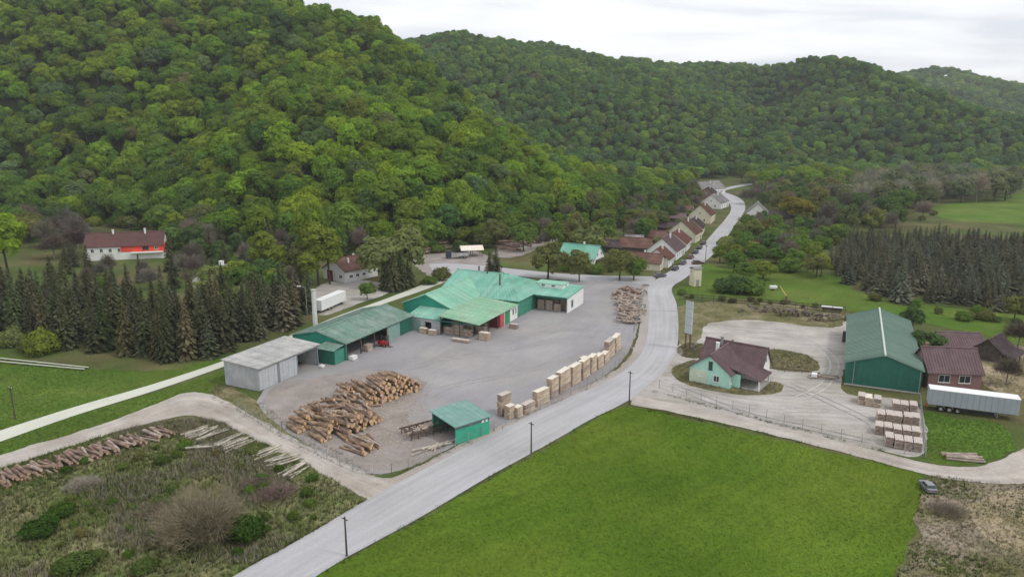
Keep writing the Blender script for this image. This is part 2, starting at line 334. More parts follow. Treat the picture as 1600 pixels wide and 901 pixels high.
ctrl += [(-200, 1500, 110), (300, 1500, 90), (600, 1100, 50), (700, 1250, 75), (1300, 1500, 60), (1500, 900, 30)]
foot = [(-900, 430), (-500, 405), (-330, 390), (-224, 374), (-168, 342), (-120, 302), (-60, 286), (-22, 290), (5, 314), (30, 350), (50, 400), (62, 450), (72, 520), (85, 590), (120, 640), (170, 660), (230, 665), (300, 655), (380, 650), (460, 650), (540, 680), (640, 760), (900, 900)]
ctrl += [(x, y, -0.3) for x, y in foot]
ctrl += [(x + dx, y + dy, 11.0) for x, y, dx, dy in ((-500, 405, 0, 26), (-330, 390, 0, 26), (-224, 374, 0, 26), (-168, 342, 10, 24), (-120, 302, 6, 26), (-60, 286, 0, 26), (-22, 290, -6, 25), (5, 314, -16, 20), (30, 350, -24, 10), (50, 400, -25, 4), (62, 450, -25, 3), (120, 640, -8, 26), (170, 660, 0, 26), (230, 665, 0, 26), (300, 655, 0, 26), (380, 650, 0, 26), (460, 650, 4, 26))]
for x in range(-900, 1201, 150):
    for y in (-400, -100, 80, 200, 300):
        ctrl.append((x, y, -5.0))
for x, y in [(-190, 320), (100, 380), (100, 450), (120, 520), (140, 580), (200, 400), (200, 500), (200, 600), (300, 400), (300, 520), (300, 600), (420, 400), (420, 520), (420, 600), (600, 500), (600, 650), (800, 700), (180, 630), (-400, 340), (-700, 340)]:
    ctrl.append((x, y, -5.0))
for x, y, z in [(-1600, 700, 150), (-1600, 1600, 150), (-600, 2000, 130), (600, 2200, 120), (1800, 2000, 90), (2200, 900, 40), (-1600, 0, -5), (1800, 0, -5), (0, -1500, -5), (-1600, -1500, -5), (1800, -1500, -5), (2500, 1600, 60)]:
    ctrl.append((x, y, z))
CT = np.array(ctrl, float); S = 500.0
def _phi(d2): return 0.5 * d2 * np.log(np.maximum(d2, 1e-12))
cx, cy, cz = CT[:, 0] / S, CT[:, 1] / S, CT[:, 2]
n_ = len(CT); A = np.zeros((n_ + 3, n_ + 3))
A[:n_, :n_] = _phi((cx[:, None] - cx) ** 2 + (cy[:, None] - cy) ** 2) + 2e-4 * np.eye(n_)
A[:n_, n_:] = np.c_[np.ones(n_), cx, cy]; A[n_:, :n_] = A[:n_, n_:].T
coef = np.linalg.solve(A, np.r_[cz, 0, 0, 0])
def height(x, y):
    x = np.asarray(x, float); y = np.asarray(y, float); sh = x.shape; X = x.ravel() / S; Y = y.ravel() / S
    z = coef[n_] + coef[n_ + 1] * X + coef[n_ + 2] * Y
    for i in range(n_): z += coef[i] * _phi((X - cx[i]) ** 2 + (Y - cy[i]) ** 2)
    # folds and gullies grow with height
    x, y = X * S, Y * S
    w = np.clip(z / 60, 0, 1)
    z = z + w * (5 * np.sin(x / 37 + 1.3 * np.sin(y / 71)) * np.sin(y / 53 + 0.6) + 3 * np.sin(x / 17 + y / 29) + 4 * np.sin((x - y) / 61))
    return np.clip(z, 0, 330).reshape(sh)
def axis(segs):
    out = []
    for a, b, st in segs: out += list(np.arange(a, b, st))
    return np.array(out + [segs[-1][1]], float)
gx = axis([(-3000, -1000, 200), (-1000, -500, 40), (-500, 700, 9), (700, 1300, 30), (1300, 3200, 190)])
gy = axis([(-2000, -200, 300), (-200, 260, 40), (260, 1150, 9), (1150, 1700, 25), (1700, 3500, 200)])
XX, YY = np.meshgrid(gx, gy); ZZ = height(XX, YY)
nx, ny = len(gx), len(gy)
def hz(x, y):
    """height of the ground sheet, read off its grid"""
    x = np.asarray(x, float); y = np.asarray(y, float)
    i = np.clip(np.searchsorted(gx, x) - 1, 0, nx - 2); j = np.clip(np.searchsorted(gy, y) - 1, 0, ny - 2)
    a = (x - gx[i]) / (gx[i + 1] - gx[i]); b = (y - gy[j]) / (gy[j + 1] - gy[j])
    return (ZZ[j, i] * (1 - a) + ZZ[j, i + 1] * a) * (1 - b) + (ZZ[j + 1, i] * (1 - a) + ZZ[j + 1, i + 1] * a) * b
def grid_mesh(name, verts, quads, mats):
    me = bpy.data.meshes.new(name); me.vertices.add(len(verts)); me.vertices.foreach_set('co', np.asarray(verts, np.float32).ravel())
    q = np.asarray(quads, np.int32); k = q.shape[1]; me.loops.add(q.size); me.loops.foreach_set('vertex_index', q.ravel())
    me.polygons.add(len(q)); me.polygons.foreach_set('loop_start', np.arange(0, q.size, k, dtype=np.int32))
    for m in (mats if isinstance(mats, (list, tuple)) else [mats]): me.materials.append(m)
    me.update(calc_edges=True); return me
idx = np.arange(nx * ny).reshape(ny, nx)
quads = np.stack([idx[:-1, :-1], idx[:-1, 1:], idx[1:, 1:], idx[1:, :-1]], -1).reshape(-1, 4)
g_me = grid_mesh('ground', np.stack([XX, YY, ZZ], -1).reshape(-1, 3), quads, M_GROUND)
g_me.polygons.foreach_set('use_smooth', [True] * len(g_me.polygons))
# woodland floor where the hills rise
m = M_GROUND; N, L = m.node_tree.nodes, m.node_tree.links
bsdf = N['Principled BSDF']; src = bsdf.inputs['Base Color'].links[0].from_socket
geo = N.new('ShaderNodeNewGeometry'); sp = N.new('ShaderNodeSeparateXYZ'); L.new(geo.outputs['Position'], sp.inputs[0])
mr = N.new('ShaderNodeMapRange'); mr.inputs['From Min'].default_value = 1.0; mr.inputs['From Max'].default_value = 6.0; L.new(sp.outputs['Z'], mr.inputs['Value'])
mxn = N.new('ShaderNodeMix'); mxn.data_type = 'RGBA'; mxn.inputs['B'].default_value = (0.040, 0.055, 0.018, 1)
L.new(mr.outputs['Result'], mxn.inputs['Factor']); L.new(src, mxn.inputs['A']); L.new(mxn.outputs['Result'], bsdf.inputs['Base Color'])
tag(link('ground', g_me), 'rough valley floor rising into wooded hills', kind='structure')

# ------------------------------------------------------------------ sheets laid on the valley floor
def inside(poly, x, y):
    """even-odd test, vectorised"""
    x = np.asarray(x); y = np.asarray(y); r = np.zeros(x.shape, bool); n = len(poly)
    for i in range(n):
        x0, y0 = poly[i][:2]; x1, y1 = poly[(i + 1) % n][:2]
        if y0 == y1: continue
        r ^= ((y0 > y) != (y1 > y)) & (x < (x1 - x0) * (y - y0) / (y1 - y0) + x0)
    return r
def smooth_closed(pts, step=1.5, closed=True):
    out = []; n = len(pts); rng_ = range(n if closed else n - 1)
    for i in rng_:
        p0, p1, p2, p3 = [pts[(i + k) % n] if closed else pts[min(max(i + k, 0), n - 1)] for k in (-1, 0, 1, 2)]
        m_ = max(2, int((p2 - p1).length / step))
        for j in range(m_):
            t = j / m_
            out.append(0.5 * (2 * p1 + (p2 - p0) * t + (2 * p0 - 5 * p1 + 4 * p2 - p3) * t * t + (3 * p1 - p0 - 3 * p2 + p3) * t ** 3))
    if not closed: out.append(pts[-1])
    return out
def ragged(pts, amp, fr=0.35):
    return [Vector((p.x + amp * mnoise.noise((p.x * fr, p.y * fr, 1.7)) + 0.5 * amp * mnoise.noise((p.x * fr * 3.1, p.y * fr * 3.1, 4.2)),
                    p.y + amp * 1.3 * mnoise.noise((p.x * fr, p.y * fr, 9.1)) + 0.6 * amp * mnoise.noise((p.x * fr * 3.1, p.y * fr * 3.1, 7.7)), 0)) for p in pts]
def w(pxs): return [G(a, b) for a, b in pxs]
POLY = {}
def sheet(name, pxs, z, material, amp=0.5, step=1.2, label=None, smooth=True):
    base = w(pxs)
    pts = ragged(smooth_closed(base, step), amp) if smooth else base
    POLY[name] = [(p.x, p.y) for p in pts]
    tri = tessellate_polygon([pts])
    me = bpy.data.meshes.new(name); me.from_pydata([(p.x, p.y, z) for p in pts], [], [tuple(t) for t in tri]); me.materials.append(material)
    bm = bmesh.new(); bm.from_mesh(me)
    for f in bm.faces:
        if f.normal.z < 0: f.normal_flip()
    bm.to_mesh(me); bm.free()
    return tag(link(name, me), label, kind='structure')
def resample(pts, n):
    d = [0]
    for a, b in zip(pts, pts[1:]): d.append(d[-1] + (b - a).length)
    out = []; k = 0
    for i in range(n):
        s = d[-1] * i / (n - 1)
        while k < len(pts) - 2 and d[k + 1] < s: k += 1
        t = (s - d[k]) / max(1e-6, d[k + 1] - d[k]); out.append(pts[k].lerp(pts[k + 1], t))
    return out, d[-1]
def strip(name, left, right, z, material, label=None, amp=0.12, cross=7):
    """a lane between two surveyed edges; UV runs along it in metres"""
    Lp, Rp = smooth_closed(w(left), 1.0, False), smooth_closed(w(right), 1.0, False)
    n = 160; Lp, length = resample(Lp, n); Rp, _ = resample(Rp, n)
    Lp, Rp = ragged(Lp, amp), ragged(Rp, amp)
    v, f, uv = [], [], []
    for i in range(n):
        for k in range(cross):
            p = Lp[i].lerp(Rp[i], k / (cross - 1)); v.append((p.x, p.y, z)); uv.append((length * i / (n - 1), k / (cross - 1)))
    for i in range(n - 1):
        for k in range(cross - 1):
            a = i * cross + k; f.append((a, a + 1, a + cross + 1, a + cross))
    me = bpy.data.meshes.new(name); me.from_pydata(v, [], f); me.materials.append(material)
    ul = me.uv_layers.new(name='UVMap'); ul.data.foreach_set('uv', [c for lp in me.loops for c in uv[lp.vertex_index]])
    POLY[name] = [(p.x, p.y) for p in Lp] + [(p.x, p.y) for p in reversed(Rp)]
    bm = bmesh.new(); bm.from_mesh(me); bmesh.ops.recalc_face_normals(bm, faces=bm.faces)
    if sum(fc.normal.z for fc in bm.faces) < 0:
        for fc in bm.faces: fc.normal_flip()
    bm.to_mesh(me); bm.free()
    return tag(link(name, me), label, kind='structure')

sheet('meadow', [(955, 641), (992, 636), (1060, 652), (1150, 672), (1260, 697), (1360, 721), (1432, 738), (1442, 760), (1432, 810), (1412, 860), (1396, 905), (1380, 960), (420, 960), (500, 897), (545, 871), (640, 822), (700, 787), (790, 736), (860, 696), (920, 662)], 0.03, M_MEADOW, 0.6, label='bright green mown meadow in front of the road')
sheet('field', [(-40, 556), (80, 568), (230, 580), (330, 562), (395, 545), (360, 566), (240, 608), (100, 648), (-60, 694)], 0.03, M_FIELD, 0.6, label='green field between the spruces and the pale lane')
sheet('grass_verge', [(-60, 702), (100, 654), (240, 614), (345, 580), (360, 588), (345, 612), (300, 622), (200, 655), (60, 702), (-60, 742)], 0.03, M_FIELD, 0.5, label='grass verge between the lane and the dirt track')
sheet('scrubland', [(-80, 740), (120, 690), (250, 661), (330, 656), (420, 694), (520, 745), (578, 775), (560, 800), (470, 850), (380, 905), (280, 980), (-200, 980)], 0.02, M_SCRUB, 0.8, label='overgrown scrubland in the lower left corner')
sheet('worn_ground', [(345, 600), (400, 625), (440, 650), (520, 700), (585, 742), (560, 740), (470, 700), (385, 652), (330, 622)], 0.035, M_VERGE, 0.6, label='worn grass by the yard fence')
sheet('pasture', [(1100, 412), (1140, 420), (1230, 422), (1310, 432), (1340, 455), (1420, 472), (1520, 485), (1640, 500), (1640, 545), (1520, 520), (1420, 500), (1310, 483), (1200, 470), (1090, 462), (1065, 455), (1085, 430)], 0.03, M_FIELD, 1.0, label='pasture behind the gravel lot')
sheet('hay_meadow', [(1440, 328), (1500, 316), (1560, 305), (1680, 298), (1700, 352), (1600, 350), (1500, 345)], 0.03, M_FIELD, 2.0, label='distant hay meadow at the edge of the woods')
sheet('rough_ground', [(1445, 748), (1520, 752), (1600, 755), (1700, 760), (1800, 990), (1370, 990), (1400, 905), (1430, 830)], 0.02, M_ROUGH, 0.8, label='trodden earth right of the meadow')
sheet('straw_patch', [(1520, 790), (1560, 770), (1640, 770), (1660, 860), (1560, 850), (1525, 820)], 0.035, M_STRAW, 0.8, label='straw-coloured bare patch')
sheet('garden_ground', [(1530, 580), (1540, 545), (1600, 540), (1660, 560), (1660, 640), (1590, 620), (1540, 602)], 0.03, M_STRAW, 0.8, label='dry garden ground behind the trailer')
sheet('side_lawn', [(1446, 645), (1500, 655), (1560, 662), (1585, 690), (1560, 715), (1490, 726), (1446, 715)], 0.03, M_FIELD, 0.5, label='lawn beside the trailer')
sheet('yard', [(500, 552), (430, 596), (402, 628), (440, 668), (500, 705), (565, 738), (622, 735), (700, 702), (800, 657), (890, 617), (955, 580), (984, 545), (998, 500), (1006, 446), (930, 440), (868, 440), (780, 470), (660, 500), (600, 520)], 0.05, M_YARD, 0.35, label='gravel timber yard')
sheet('dust_patch', [(440, 600), (520, 585), (600, 580), (665, 596), (650, 630), (640, 660), (700, 672), (690, 705), (620, 735), (565, 735), (490, 697), (425, 655), (412, 625)], 0.058, M_DUST, 0.9, label='bark-littered ground under the log piles')
sheet('lot', [(1050, 550), (1078, 518), (1092, 492), (1180, 484), (1318, 500), (1322, 560), (1318, 612), (1390, 622), (1440, 640), (1442, 708), (1380, 706), (1240, 678), (1120, 648), (1010, 618), (985, 608), (1020, 580), (1044, 562)], 0.05, M_GRAVEL, 0.5, label='pale gravel lot round the mint house')
sheet('lot_edge', [(1060, 478), (1180, 472), (1318, 488), (1318, 504), (1290, 512), (1180, 500), (1110, 505), (1090, 530), (1062, 536)], 0.058, M_VERGE, 0.8, label='weedy strip along the back of the lot')
sheet('lot_island', [(1185, 548), (1220, 546), (1262, 556), (1280, 572), (1262, 582), (1205, 576), (1180, 562)], 0.06, M_VERGE, 0.5, label='weedy island behind the mint house')
sheet('house_lawn', [(1050, 577), (1068, 566), (1095, 564), (1150, 590), (1210, 596), (1226, 606), (1205, 616), (1150, 616), (1090, 606), (1056, 592)], 0.06, M_VERGE, 0.4, label='yellowed lawn round the mint house')
sheet('corner_lawn', [(1058, 543), (1078, 536), (1105, 540), (1118, 552), (1090, 560), (1064, 556)], 0.062, M_VERGE, 0.3, label='small yellowed lawn by the driveway')
sheet('forecourt', [(494, 452), (530, 438), (585, 440), (610, 455), (560, 474), (500, 492)], 0.04, M_GRAVEL, 0.6, label='gravel forecourt below the white house')
sheet('loading_ground', [(650, 400), (740, 392), (770, 410), (745, 425), (695, 440), (655, 420)], 0.04, M_DUST, 1.0, label='bare loading ground behind the sawmill')
sheet('track_bank', [(770, 395), (800, 372), (870, 352), (900, 362), (850, 385), (800, 402)], 0.04, M_DUST, 1.0, label='bare bank below the wood')
sheet('shoulder', [(380, 905), (480, 846), (578, 788), (610, 752), (640, 735), (760, 675), (850, 632), (925, 598), (972, 570), (990, 545), (998, 515), (1002, 470), (1006, 446), (1025, 440), (1020, 520), (1010, 560), (985, 590), (930, 618), (850, 650), (700, 730), (560, 805), (430, 890)], 0.07, M_SHOULDER, 0.35, label='dusty shoulder between the road and the yard')
sheet('track_mouth', [(540, 734), (575, 742), (612, 746), (660, 728), (680, 740), (640, 770), (590, 800), (570, 786), (575, 770)], 0.074, M_SHOULDER, 0.3, label='dusty mouth of the dirt track')
sheet('driveway', [(1000, 600), (1040, 585), (1064, 560), (1066, 545), (1050, 540), (1030, 560), (985, 598), (985, 625), (1015, 624), (1080, 640), (1060, 615)], 0.075, M_GRAVEL, 0.3, label='gravel mouth of the lot driveway')
strip('dirt_track', [(-80, 735), (60, 693), (160, 663), (250, 629), (295, 613), (345, 622), (420, 664), (500, 706), (590, 748), (640, 762)], [(-80, 756), (40, 720), (140, 688), (230, 662), (290, 650), (330, 656), (410, 692), (500, 738), (578, 784), (612, 806)], 0.08, M_TRACK, 'pale dirt track past the log rows', 0.4)
strip('lane', [(-120, 712), (100, 641), (240, 600), (355, 562), (440, 530), (520, 497), (600, 468), (650, 449), (688, 432)], [(-120, 734), (100, 655), (240, 611), (355, 571), (440, 538), (520, 505), (600, 475), (655, 456), (698, 440)], 0.085, M_LANE, 'pale concrete lane behind the sheds', 0.05)
strip('side_street', [(670, 412), (712, 412), (780, 418), (870, 427), (950, 431), (1025, 432)], [(680, 432), (728, 430), (790, 430), (870, 437), (950, 441), (1022, 446)], 0.093, M_ROAD, 'side street behind the sawmill', 0.15)
strip('farm_track', [(990, 616), (1060, 632), (1150, 651), (1250, 675), (1340, 697), (1440, 722), (1500, 730), (1550, 724), (1600, 700), (1660, 680)], [(985, 632), (1060, 646), (1150, 666), (1250, 690), (1340, 713), (1440, 740), (1510, 752), (1580, 756), (1640, 750), (1720, 740)], 0.08, M_TRACK, 'gravel farm track past the lot', 0.25)
strip('road', [(300, 945), (380, 891), (470, 842), (577, 779), (640, 745), (760, 684), (860, 634), (930, 604), (973, 581), (1002, 552), (1012, 520), (1014, 480), (1014, 447), (1040, 428), (1070, 408), (1095, 386), (1116, 362), (1132, 344), (1142, 328), (1138, 317), (1120, 308), (1104, 303)],
      [(440, 935), (500, 897), (545, 869), (640, 818), (762, 746), (862, 691), (922, 656), (962, 637), (996, 616), (1040, 578), (1057, 545), (1060, 510), (1057, 475), (1050, 450), (1072, 434), (1100, 411), (1128, 382), (1148, 352), (1164, 328), (1160, 313), (1140, 303), (1122, 299)], 0.10, M_ROAD, 'pale asphalt main road through the valley', 0.1, 13)
strip('far_street', [(1104, 303), (1125, 296), (1150, 290), (1175, 286)], [(1112, 306), (1130, 299), (1152, 293), (1176, 289)], 0.11, M_ROAD, 'far end of the village street', 0.2)
# patched seam across the road
sm_ = MB(); a, b = G(1016, 486), G(1057, 487)
sm_.face([(a.x, a.y, 0.104), (b.x, b.y, 0.104), (b.x, b.y + 0.8, 0.104), (a.x, a.y + 0.8, 0.104)])
tag(sm_.build('road_seam', mat('asphalt_patch', (0.30, 0.30, 0.31), 0.9, 0.1, coords='World')), 'darker patched seam across the road', kind='structure')

# ------------------------------------------------------------------ building kit
def rib_sheet(mb, a, b, c, d, t=0.12, rib=1.0, h=0.09, mi=0):
    """roof sheet a-b (eave) to d-c (top), with raised seams running up it"""
    a, b, c, d = map(Vector, (a, b, c, d)); mb.slab([a, b, c, d], t, mi)
    if rib:
        n = max(1, int((b - a).length / rib)); nrm = (b - a).cross(d - a).normalized()
        if nrm.z < 0: nrm = -nrm
        wv = (b - a).normalized() * 0.08
        for k in range(n + 1):
            f = min(max(k / n, 0.01), 0.99); p, q = a.lerp(b, f), d.lerp(c, f); lo = nrm * 0.004; up = nrm * h
            mb.hexa([p - wv + lo, p + wv + lo, q + wv + lo, q - wv + lo], [p - wv * 0.6 + up, p + wv * 0.6 + up, q + wv * 0.6 + up, q - wv * 0.6 + up], mi)
    return mb
def gable_roof(parent, x0, x1, y0, y1, ze, zr, axis='x', over=0.4, m=None, rib=1.0, cap=None, name='roof', t=0.14):
    mb = MB()
    if axis == 'x':
        ym = (y0 + y1) / 2; sl = (zr - ze) / ((y1 - y0) / 2); zo = ze - sl * over; X0, X1 = x0 - over, x1 + over; lift = 0.16
        rib_sheet(mb, (X0, y0 - over, zo + lift), (X1, y0 - over, zo + lift), (X1, ym, zr + lift), (X0, ym, zr + lift), t, rib)
        rib_sheet(mb, (X1, y1 + over, zo + lift), (X0, y1 + over, zo + lift), (X0, ym, zr + lift), (X1, ym, zr + lift), t, rib)
        c0, c1 = (X0 - 0.03, ym, zr + lift), (X1 + 0.03, ym, zr + lift)
    else:
        xm = (x0 + x1) / 2; sl = (zr - ze) / ((x1 - x0) / 2); zo = ze - sl * over; Y0, Y1 = y0 - over, y1 + over; lift = 0.16
        rib_sheet(mb, (x0 - over, Y1, zo + lift), (x0 - over, Y0, zo + lift), (xm, Y0, zr + lift), (xm, Y1, zr + lift), t, rib)
        rib_sheet(mb, (x1 + over, Y0, zo + lift), (x1 + over, Y1, zo + lift), (xm, Y1, zr + lift), (xm, Y0, zr + lift), t, rib)
        c0, c1 = (xm, Y0 - 0.03, zr + lift), (xm, Y1 + 0.03, zr + lift)
    r = mb.build(name, m, parent)
    if cap: MB().tube((c0[0], c0[1], c0[2] + 0.02), (c1[0], c1[1], c1[2] + 0.02), 0.2, n=8).build('ridge_cap', cap, r)
    return r
def gable_body(parent, x0, x1, y0, y1, ze, zr, axis='x', m=None, name='wall'):
    mb = MB()
    if axis == 'x':
        ym = (y0 + y1) / 2; mb.prism([(y0, 0), (y1, 0), (y1, ze), (ym, zr), (y0, ze)], 'x', x0, x1)
    else:
        xm = (x0 + x1) / 2; mb.prism([(x0, 0), (x1, 0), (x1, ze), (xm, zr), (x0, ze)], 'y', y0, y1)
    return mb.build(name, m, parent)
def on_face(mb, face, c, a0, a1, z0, z1, d0, d1, mi=0):
    """box lying on a wall face from d0 to d1 in front of plane c"""
    s = 1 if face[0] == '+' else -1
    lo, hi = sorted((c + s * d0, c + s * d1))
    if face[1] == 'x': mb.box(lo, hi, a0, a1, z0, z1, mi)
    else: mb.box(a0, a1, lo, hi, z0, z1, mi)
    return mb
def window(parent, face, c, a, z, wd=1.0, h=1.2, fm=None, gm=None, sill=True):
    fm = fm or M_FRAME; mb = MB(); f = 0.09
    for (p, q, r, s) in ((a - wd / 2, a + wd / 2, z - h / 2, z - h / 2 + f), (a - wd / 2, a + wd / 2, z + h / 2 - f, z + h / 2), (a - wd / 2, a - wd / 2 + f, z - h / 2 + f, z + h / 2 - f), (a + wd / 2 - f, a + wd / 2, z - h / 2 + f, z + h / 2 - f), (a - 0.03, a + 0.03, z - h / 2 + f, z + h / 2 - f)):
        on_face(mb, face, c, p, q, r, s, -0.02, 0.07)
    if sill: on_face(mb, face, c, a - wd / 2 - 0.08, a + wd / 2 + 0.08, z - h / 2 - 0.08, z - h / 2 - 0.004, -0.02, 0.14)
    o = mb.build('window', fm, parent)
    on_face(MB(), face, c, a - wd / 2 + f, a + wd / 2 - f, z - h / 2 + f, z + h / 2 - f, -0.02, 0.03).build('pane', gm or M_GLASS, o)
    return o
def door(parent, face, c, a, wd, h, m, name='door', z0=0.02, label=None, rails=2, d=0.06):
    mb = MB(); on_face(mb, face, c, a - wd / 2, a + wd / 2, z0, z0 + h, -0.02, d)
    o = mb.build(name, m, parent)
    for k in range(rails + 1):
        zz = z0 + (h - 0.1) * k / max(1, rails); on_face(MB(), face, c, a - wd / 2 + 0.02, a + wd / 2 - 0.02, zz, zz + 0.1, d, d + 0.03).build('door_rail', m, o)
    if label: o['label'] = label
    return o
def chimney(parent, x, y, z0, z1, s=0.5, m=None):
    mb = MB(); mb.box(x - s / 2, x + s / 2, y - s / 2, y + s / 2, z0, z1); mb.box(x - s / 2 - 0.07, x + s / 2 + 0.07, y - s / 2 - 0.07, y + s / 2 + 0.07, z1, z1 + 0.12)
    return mb.build('chimney', m or M_WHITE, parent)

ANG = R(64.5)                                   # the sawmill's long axis
U2 = Vector((math.cos(ANG), math.sin(ANG), 0)); W2 = Vector((math.sin(ANG), -math.cos(ANG), 0))
O_MILL = Vector((14.06, 189.5, 0.05))
def mill(u, wd, z=0.0): return O_MILL + U2 * u + W2 * wd + Vector((0, 0, z))   # local x = u (away), local y = -w

# ---- sawmill hall: one big complex under mint sheet roofs
t = empty('sawmill_hall', O_MILL, ANG, 'large mint-green-roofed sawmill hall with joined wings in the middle of the yard', 'factory')
# main hall (ridge across), x = u from -10 to 12, y from 9 to 33
mb = MB(); mb.box(-9.6, 12, 9.3, 33, 0, 4.4); mb.prism([(-9.5, 4.401), (11.9, 4.401), (1.2, 8.55)], 'y', 32.7, 32.98); mb.build('wall', M_GREENWALL, t)
mb = MB(); ex0, ex1, ey0, ey1 = -10.2, 12.6, 8.75, 33.5                      # hipped at the right-hand end
rib_sheet(mb, (ex0, ey1, 4.5), (ex0, ey0, 4.5), (1.2, 17.5, 8.85), (1.2, ey1, 8.85), 0.14, 1.0); rib_sheet(mb, (ex1, ey0, 4.5), (ex1, ey1, 4.5), (1.2, ey1, 8.85), (1.2, 17.5, 8.85), 0.14, 1.0)
rib_sheet(mb, (ex0, ey0, 4.496), (ex1, ey0, 4.496), (1.22, 17.5, 8.846), (1.18, 17.5, 8.846), 0.14, 1.0)
r = mb.build('roof', M_MINT, t); MB().tube((1.2, 17.5, 8.88), (1.2, ey1, 8.88), 0.18, n=8).build('ridge_cap', M_MINT, r)
# left wing with its gable end to the yard lane
gable_body(t, -25, -3, 20.6, 34.6, 4.7, 7.5, 'x', M_TEAL)
gable_roof(t, -25, -2, 20.6, 34.6, 4.7, 7.5, 'x', 0.35, M_MINT2, 1.0, M_MINT2)
# lean-to in front of that gable
mb = MB(); rib_sheet(mb, (-31.6, 29.2, 3.5), (-31.6, 19.6, 3.5), (-25.1, 19.6, 4.6), (-25.1, 29.2, 4.6), 0.12, 0.9); mb.build('roof', M_MINT, t)
mb = MB(); mb.box(-31.2, -25.05, 28.6, 28.9, 0, 3.4); mb.box(-31.2, -30.9, 24.2, 28.59, 0, 3.3); mb.box(-31.2, -30.9, 20, 22.4, 0, 3.3); mb.box(-31.2, -30.9, 22.41, 24.19, 2.5, 3.3)
mb.build('wall', M_GREYSHEET, t)
door(t, '-x', -31.2, 26.6, 2.4, 2.6, M_PALEGREEN)
# front canopy over the sawn timber
mb = MB(); rib_sheet(mb, (-10.2, 8.7, 3.75), (-32.2, 8.7, 3.75), (-32.2, 20.3, 4.75), (-10.2, 20.3, 4.75), 0.12, 0.9); mb.build('canopy_roof', mat('yellowish_mint_sheet_roof', (0.24, 0.435, 0.29), 0.6, 0.12, 0.3, (0.30, 0.44, 0.32), 0.2, fine=0.10, fscale=2, panel=(0, 0.9, 0.08)), t)
on_face(MB(), '-x', -32.2, 8.7, 20.3, 3.42, 3.6, -0.1, 0.02).build('fascia', M_DKGREEN, t)
for u_ in (-31.6, -26.4, -21.6):
    for yy in (9.2, 14.3, 19.5):
        MB().tube((u_, yy, 0), (u_, yy, 3.65 + (yy - 8.7) * 0.08), 0.11, n=8).build('post', M_STEEL, t)
# red and green fronts under the canopy
mb = MB(); mb.box(-20.9, -20.6, 9.4, 20.2, 0, 3.6); mb.build('inner_wall', mat('dark_red_boards', (0.16, 0.035, 0.04), 0.8, 0.2, 1), t)
mb = MB()
for k in range(4): mb.box(-20.5 + k * 0.5, -20.04 + k * 0.5, 9.0, 9.35, 0, 3.6)
mb.build('red_panel', M_PINKRED, t)
mb = MB(); mb.box(-18.45, -18.1, 8.95, 9.3, 0, 3.6); mb.build('pillar', M_CREAM, t)
mb = MB(); mb.box(-18.05, -9.7, 9.35, 9.6, 0, 3.62); mb.build('wall', M_WHITE, t)
door(t, '-y', 9.35, -16.0, 3.2, 3.2, mat('green_gate', (0.06, 0.26, 0.13), 0.6, 0.1), 'gate')
window(t, '-y', 9.35, -12.4, 2.2, 1.0, 1.6); window(t, '-y', 9.35, -10.8, 2.2, 0.8, 1.6)
# right wing: open bay and white end wall
mb = MB(); rib_sheet(mb, (-0.5, 10.4, 4.35), (-0.5, -1.2, 4.35), (12.6, -1.2, 5.0), (12.6, 10.4, 5.0), 0.14, 1.0); mb.build('roof', M_MINT, t)
mb = MB(); mb.prism([(0.05, 0), (12.2, 0), (12.2, 4.7), (0.05, 4.15)], 'y', -0.85, -0.6); mb.build('wall', M_WHITE, t)
mb = MB(); mb.box(5.6, 5.9, -0.59, 9.2, 0, 4.3); mb.box(11.9, 12.15, -0.55, 9.2, 0, 4.6); mb.build('wall', M_GREENWALL, t)
on_face(MB(), '-x', 0.0, -0.59, 9.2, 3.55, 4.12, -0.2, 0.06).build('fascia', M_DKGREEN, t)
window(t, '-y', -0.85, 3.4, 2.0, 1.5, 2.0, fm=M_GREYSHEET)
# white office box and vents on the roof
mb = MB(); mb.box(7.0, 11.3, 3.2, 11.5, 4.0, 5.85); mb.build('roof_office', M_WHITE, t)
mb = MB(); mb.box(6.8, 11.5, 3.0, 11.7, 5.854, 5.96); mb.build('flat_roof', M_MINT2, t)
for yy in (6.2, 9.2): window(t, '-x', 7.0, yy, 5.4, 1.1, 0.6)
window(t, '-y', 3.2, 9.0, 5.35, 1.0, 0.6)
for (uu, yy, h0, h1) in ((-4.0, 17.3, 6.2, 9.6), (0.6, 23.5, 8.4, 10.6), (6.0, 29.0, 6.4, 9.0)):
    mb = MB(); mb.tube((uu, yy, h0), (uu, yy, h1), 0.22, n=10); mb.tube((uu, yy, h1 + 0.1), (uu, yy, h1 + 0.35), 0.38, 0.05, n=10); mb.build('vent_pipe', M_STEEL, t)

# ---- long green shed with open bays
t = empty('machine_shed', mill(-57.4, -27.6), ANG, 'long weathered green machine shed with open bays and gable roof', 'shed')
Ls, Ws = 25.5, 14.6        # local x 0..Ls, y 0..Ws
mb = MB(); mb.box(0, Ls, Ws - 0.2, Ws, 0, 3.9); mb.box(Ls - 0.2, Ls, 0.2, Ws - 0.21, 0, 3.9); mb.box(13.8, Ls - 0.21, 6.0, 6.2, 0, 3.6); mb.build('back_wall', M_GREENWALL, t)
mb = MB(); mb.prism([(0, 0), (Ws - 0.21, 0), (Ws - 0.21, 3.9), (Ws / 2, 5.5), (0, 3.85)], 'x', 0, 0.2); mb.build('gable_wall', M_TEAL, t)
gable_roof(t, 0, Ls, 0, Ws, 3.85, 5.55, 'x', 0.5, M_OLDGREEN, 0.8, M_OLDGREEN)
mb = MB(); mb.box(15.4, 20.4, 0.0, 0.18, 0, 3.75); mb.build('sliding_door', M_PALEGREEN, t)
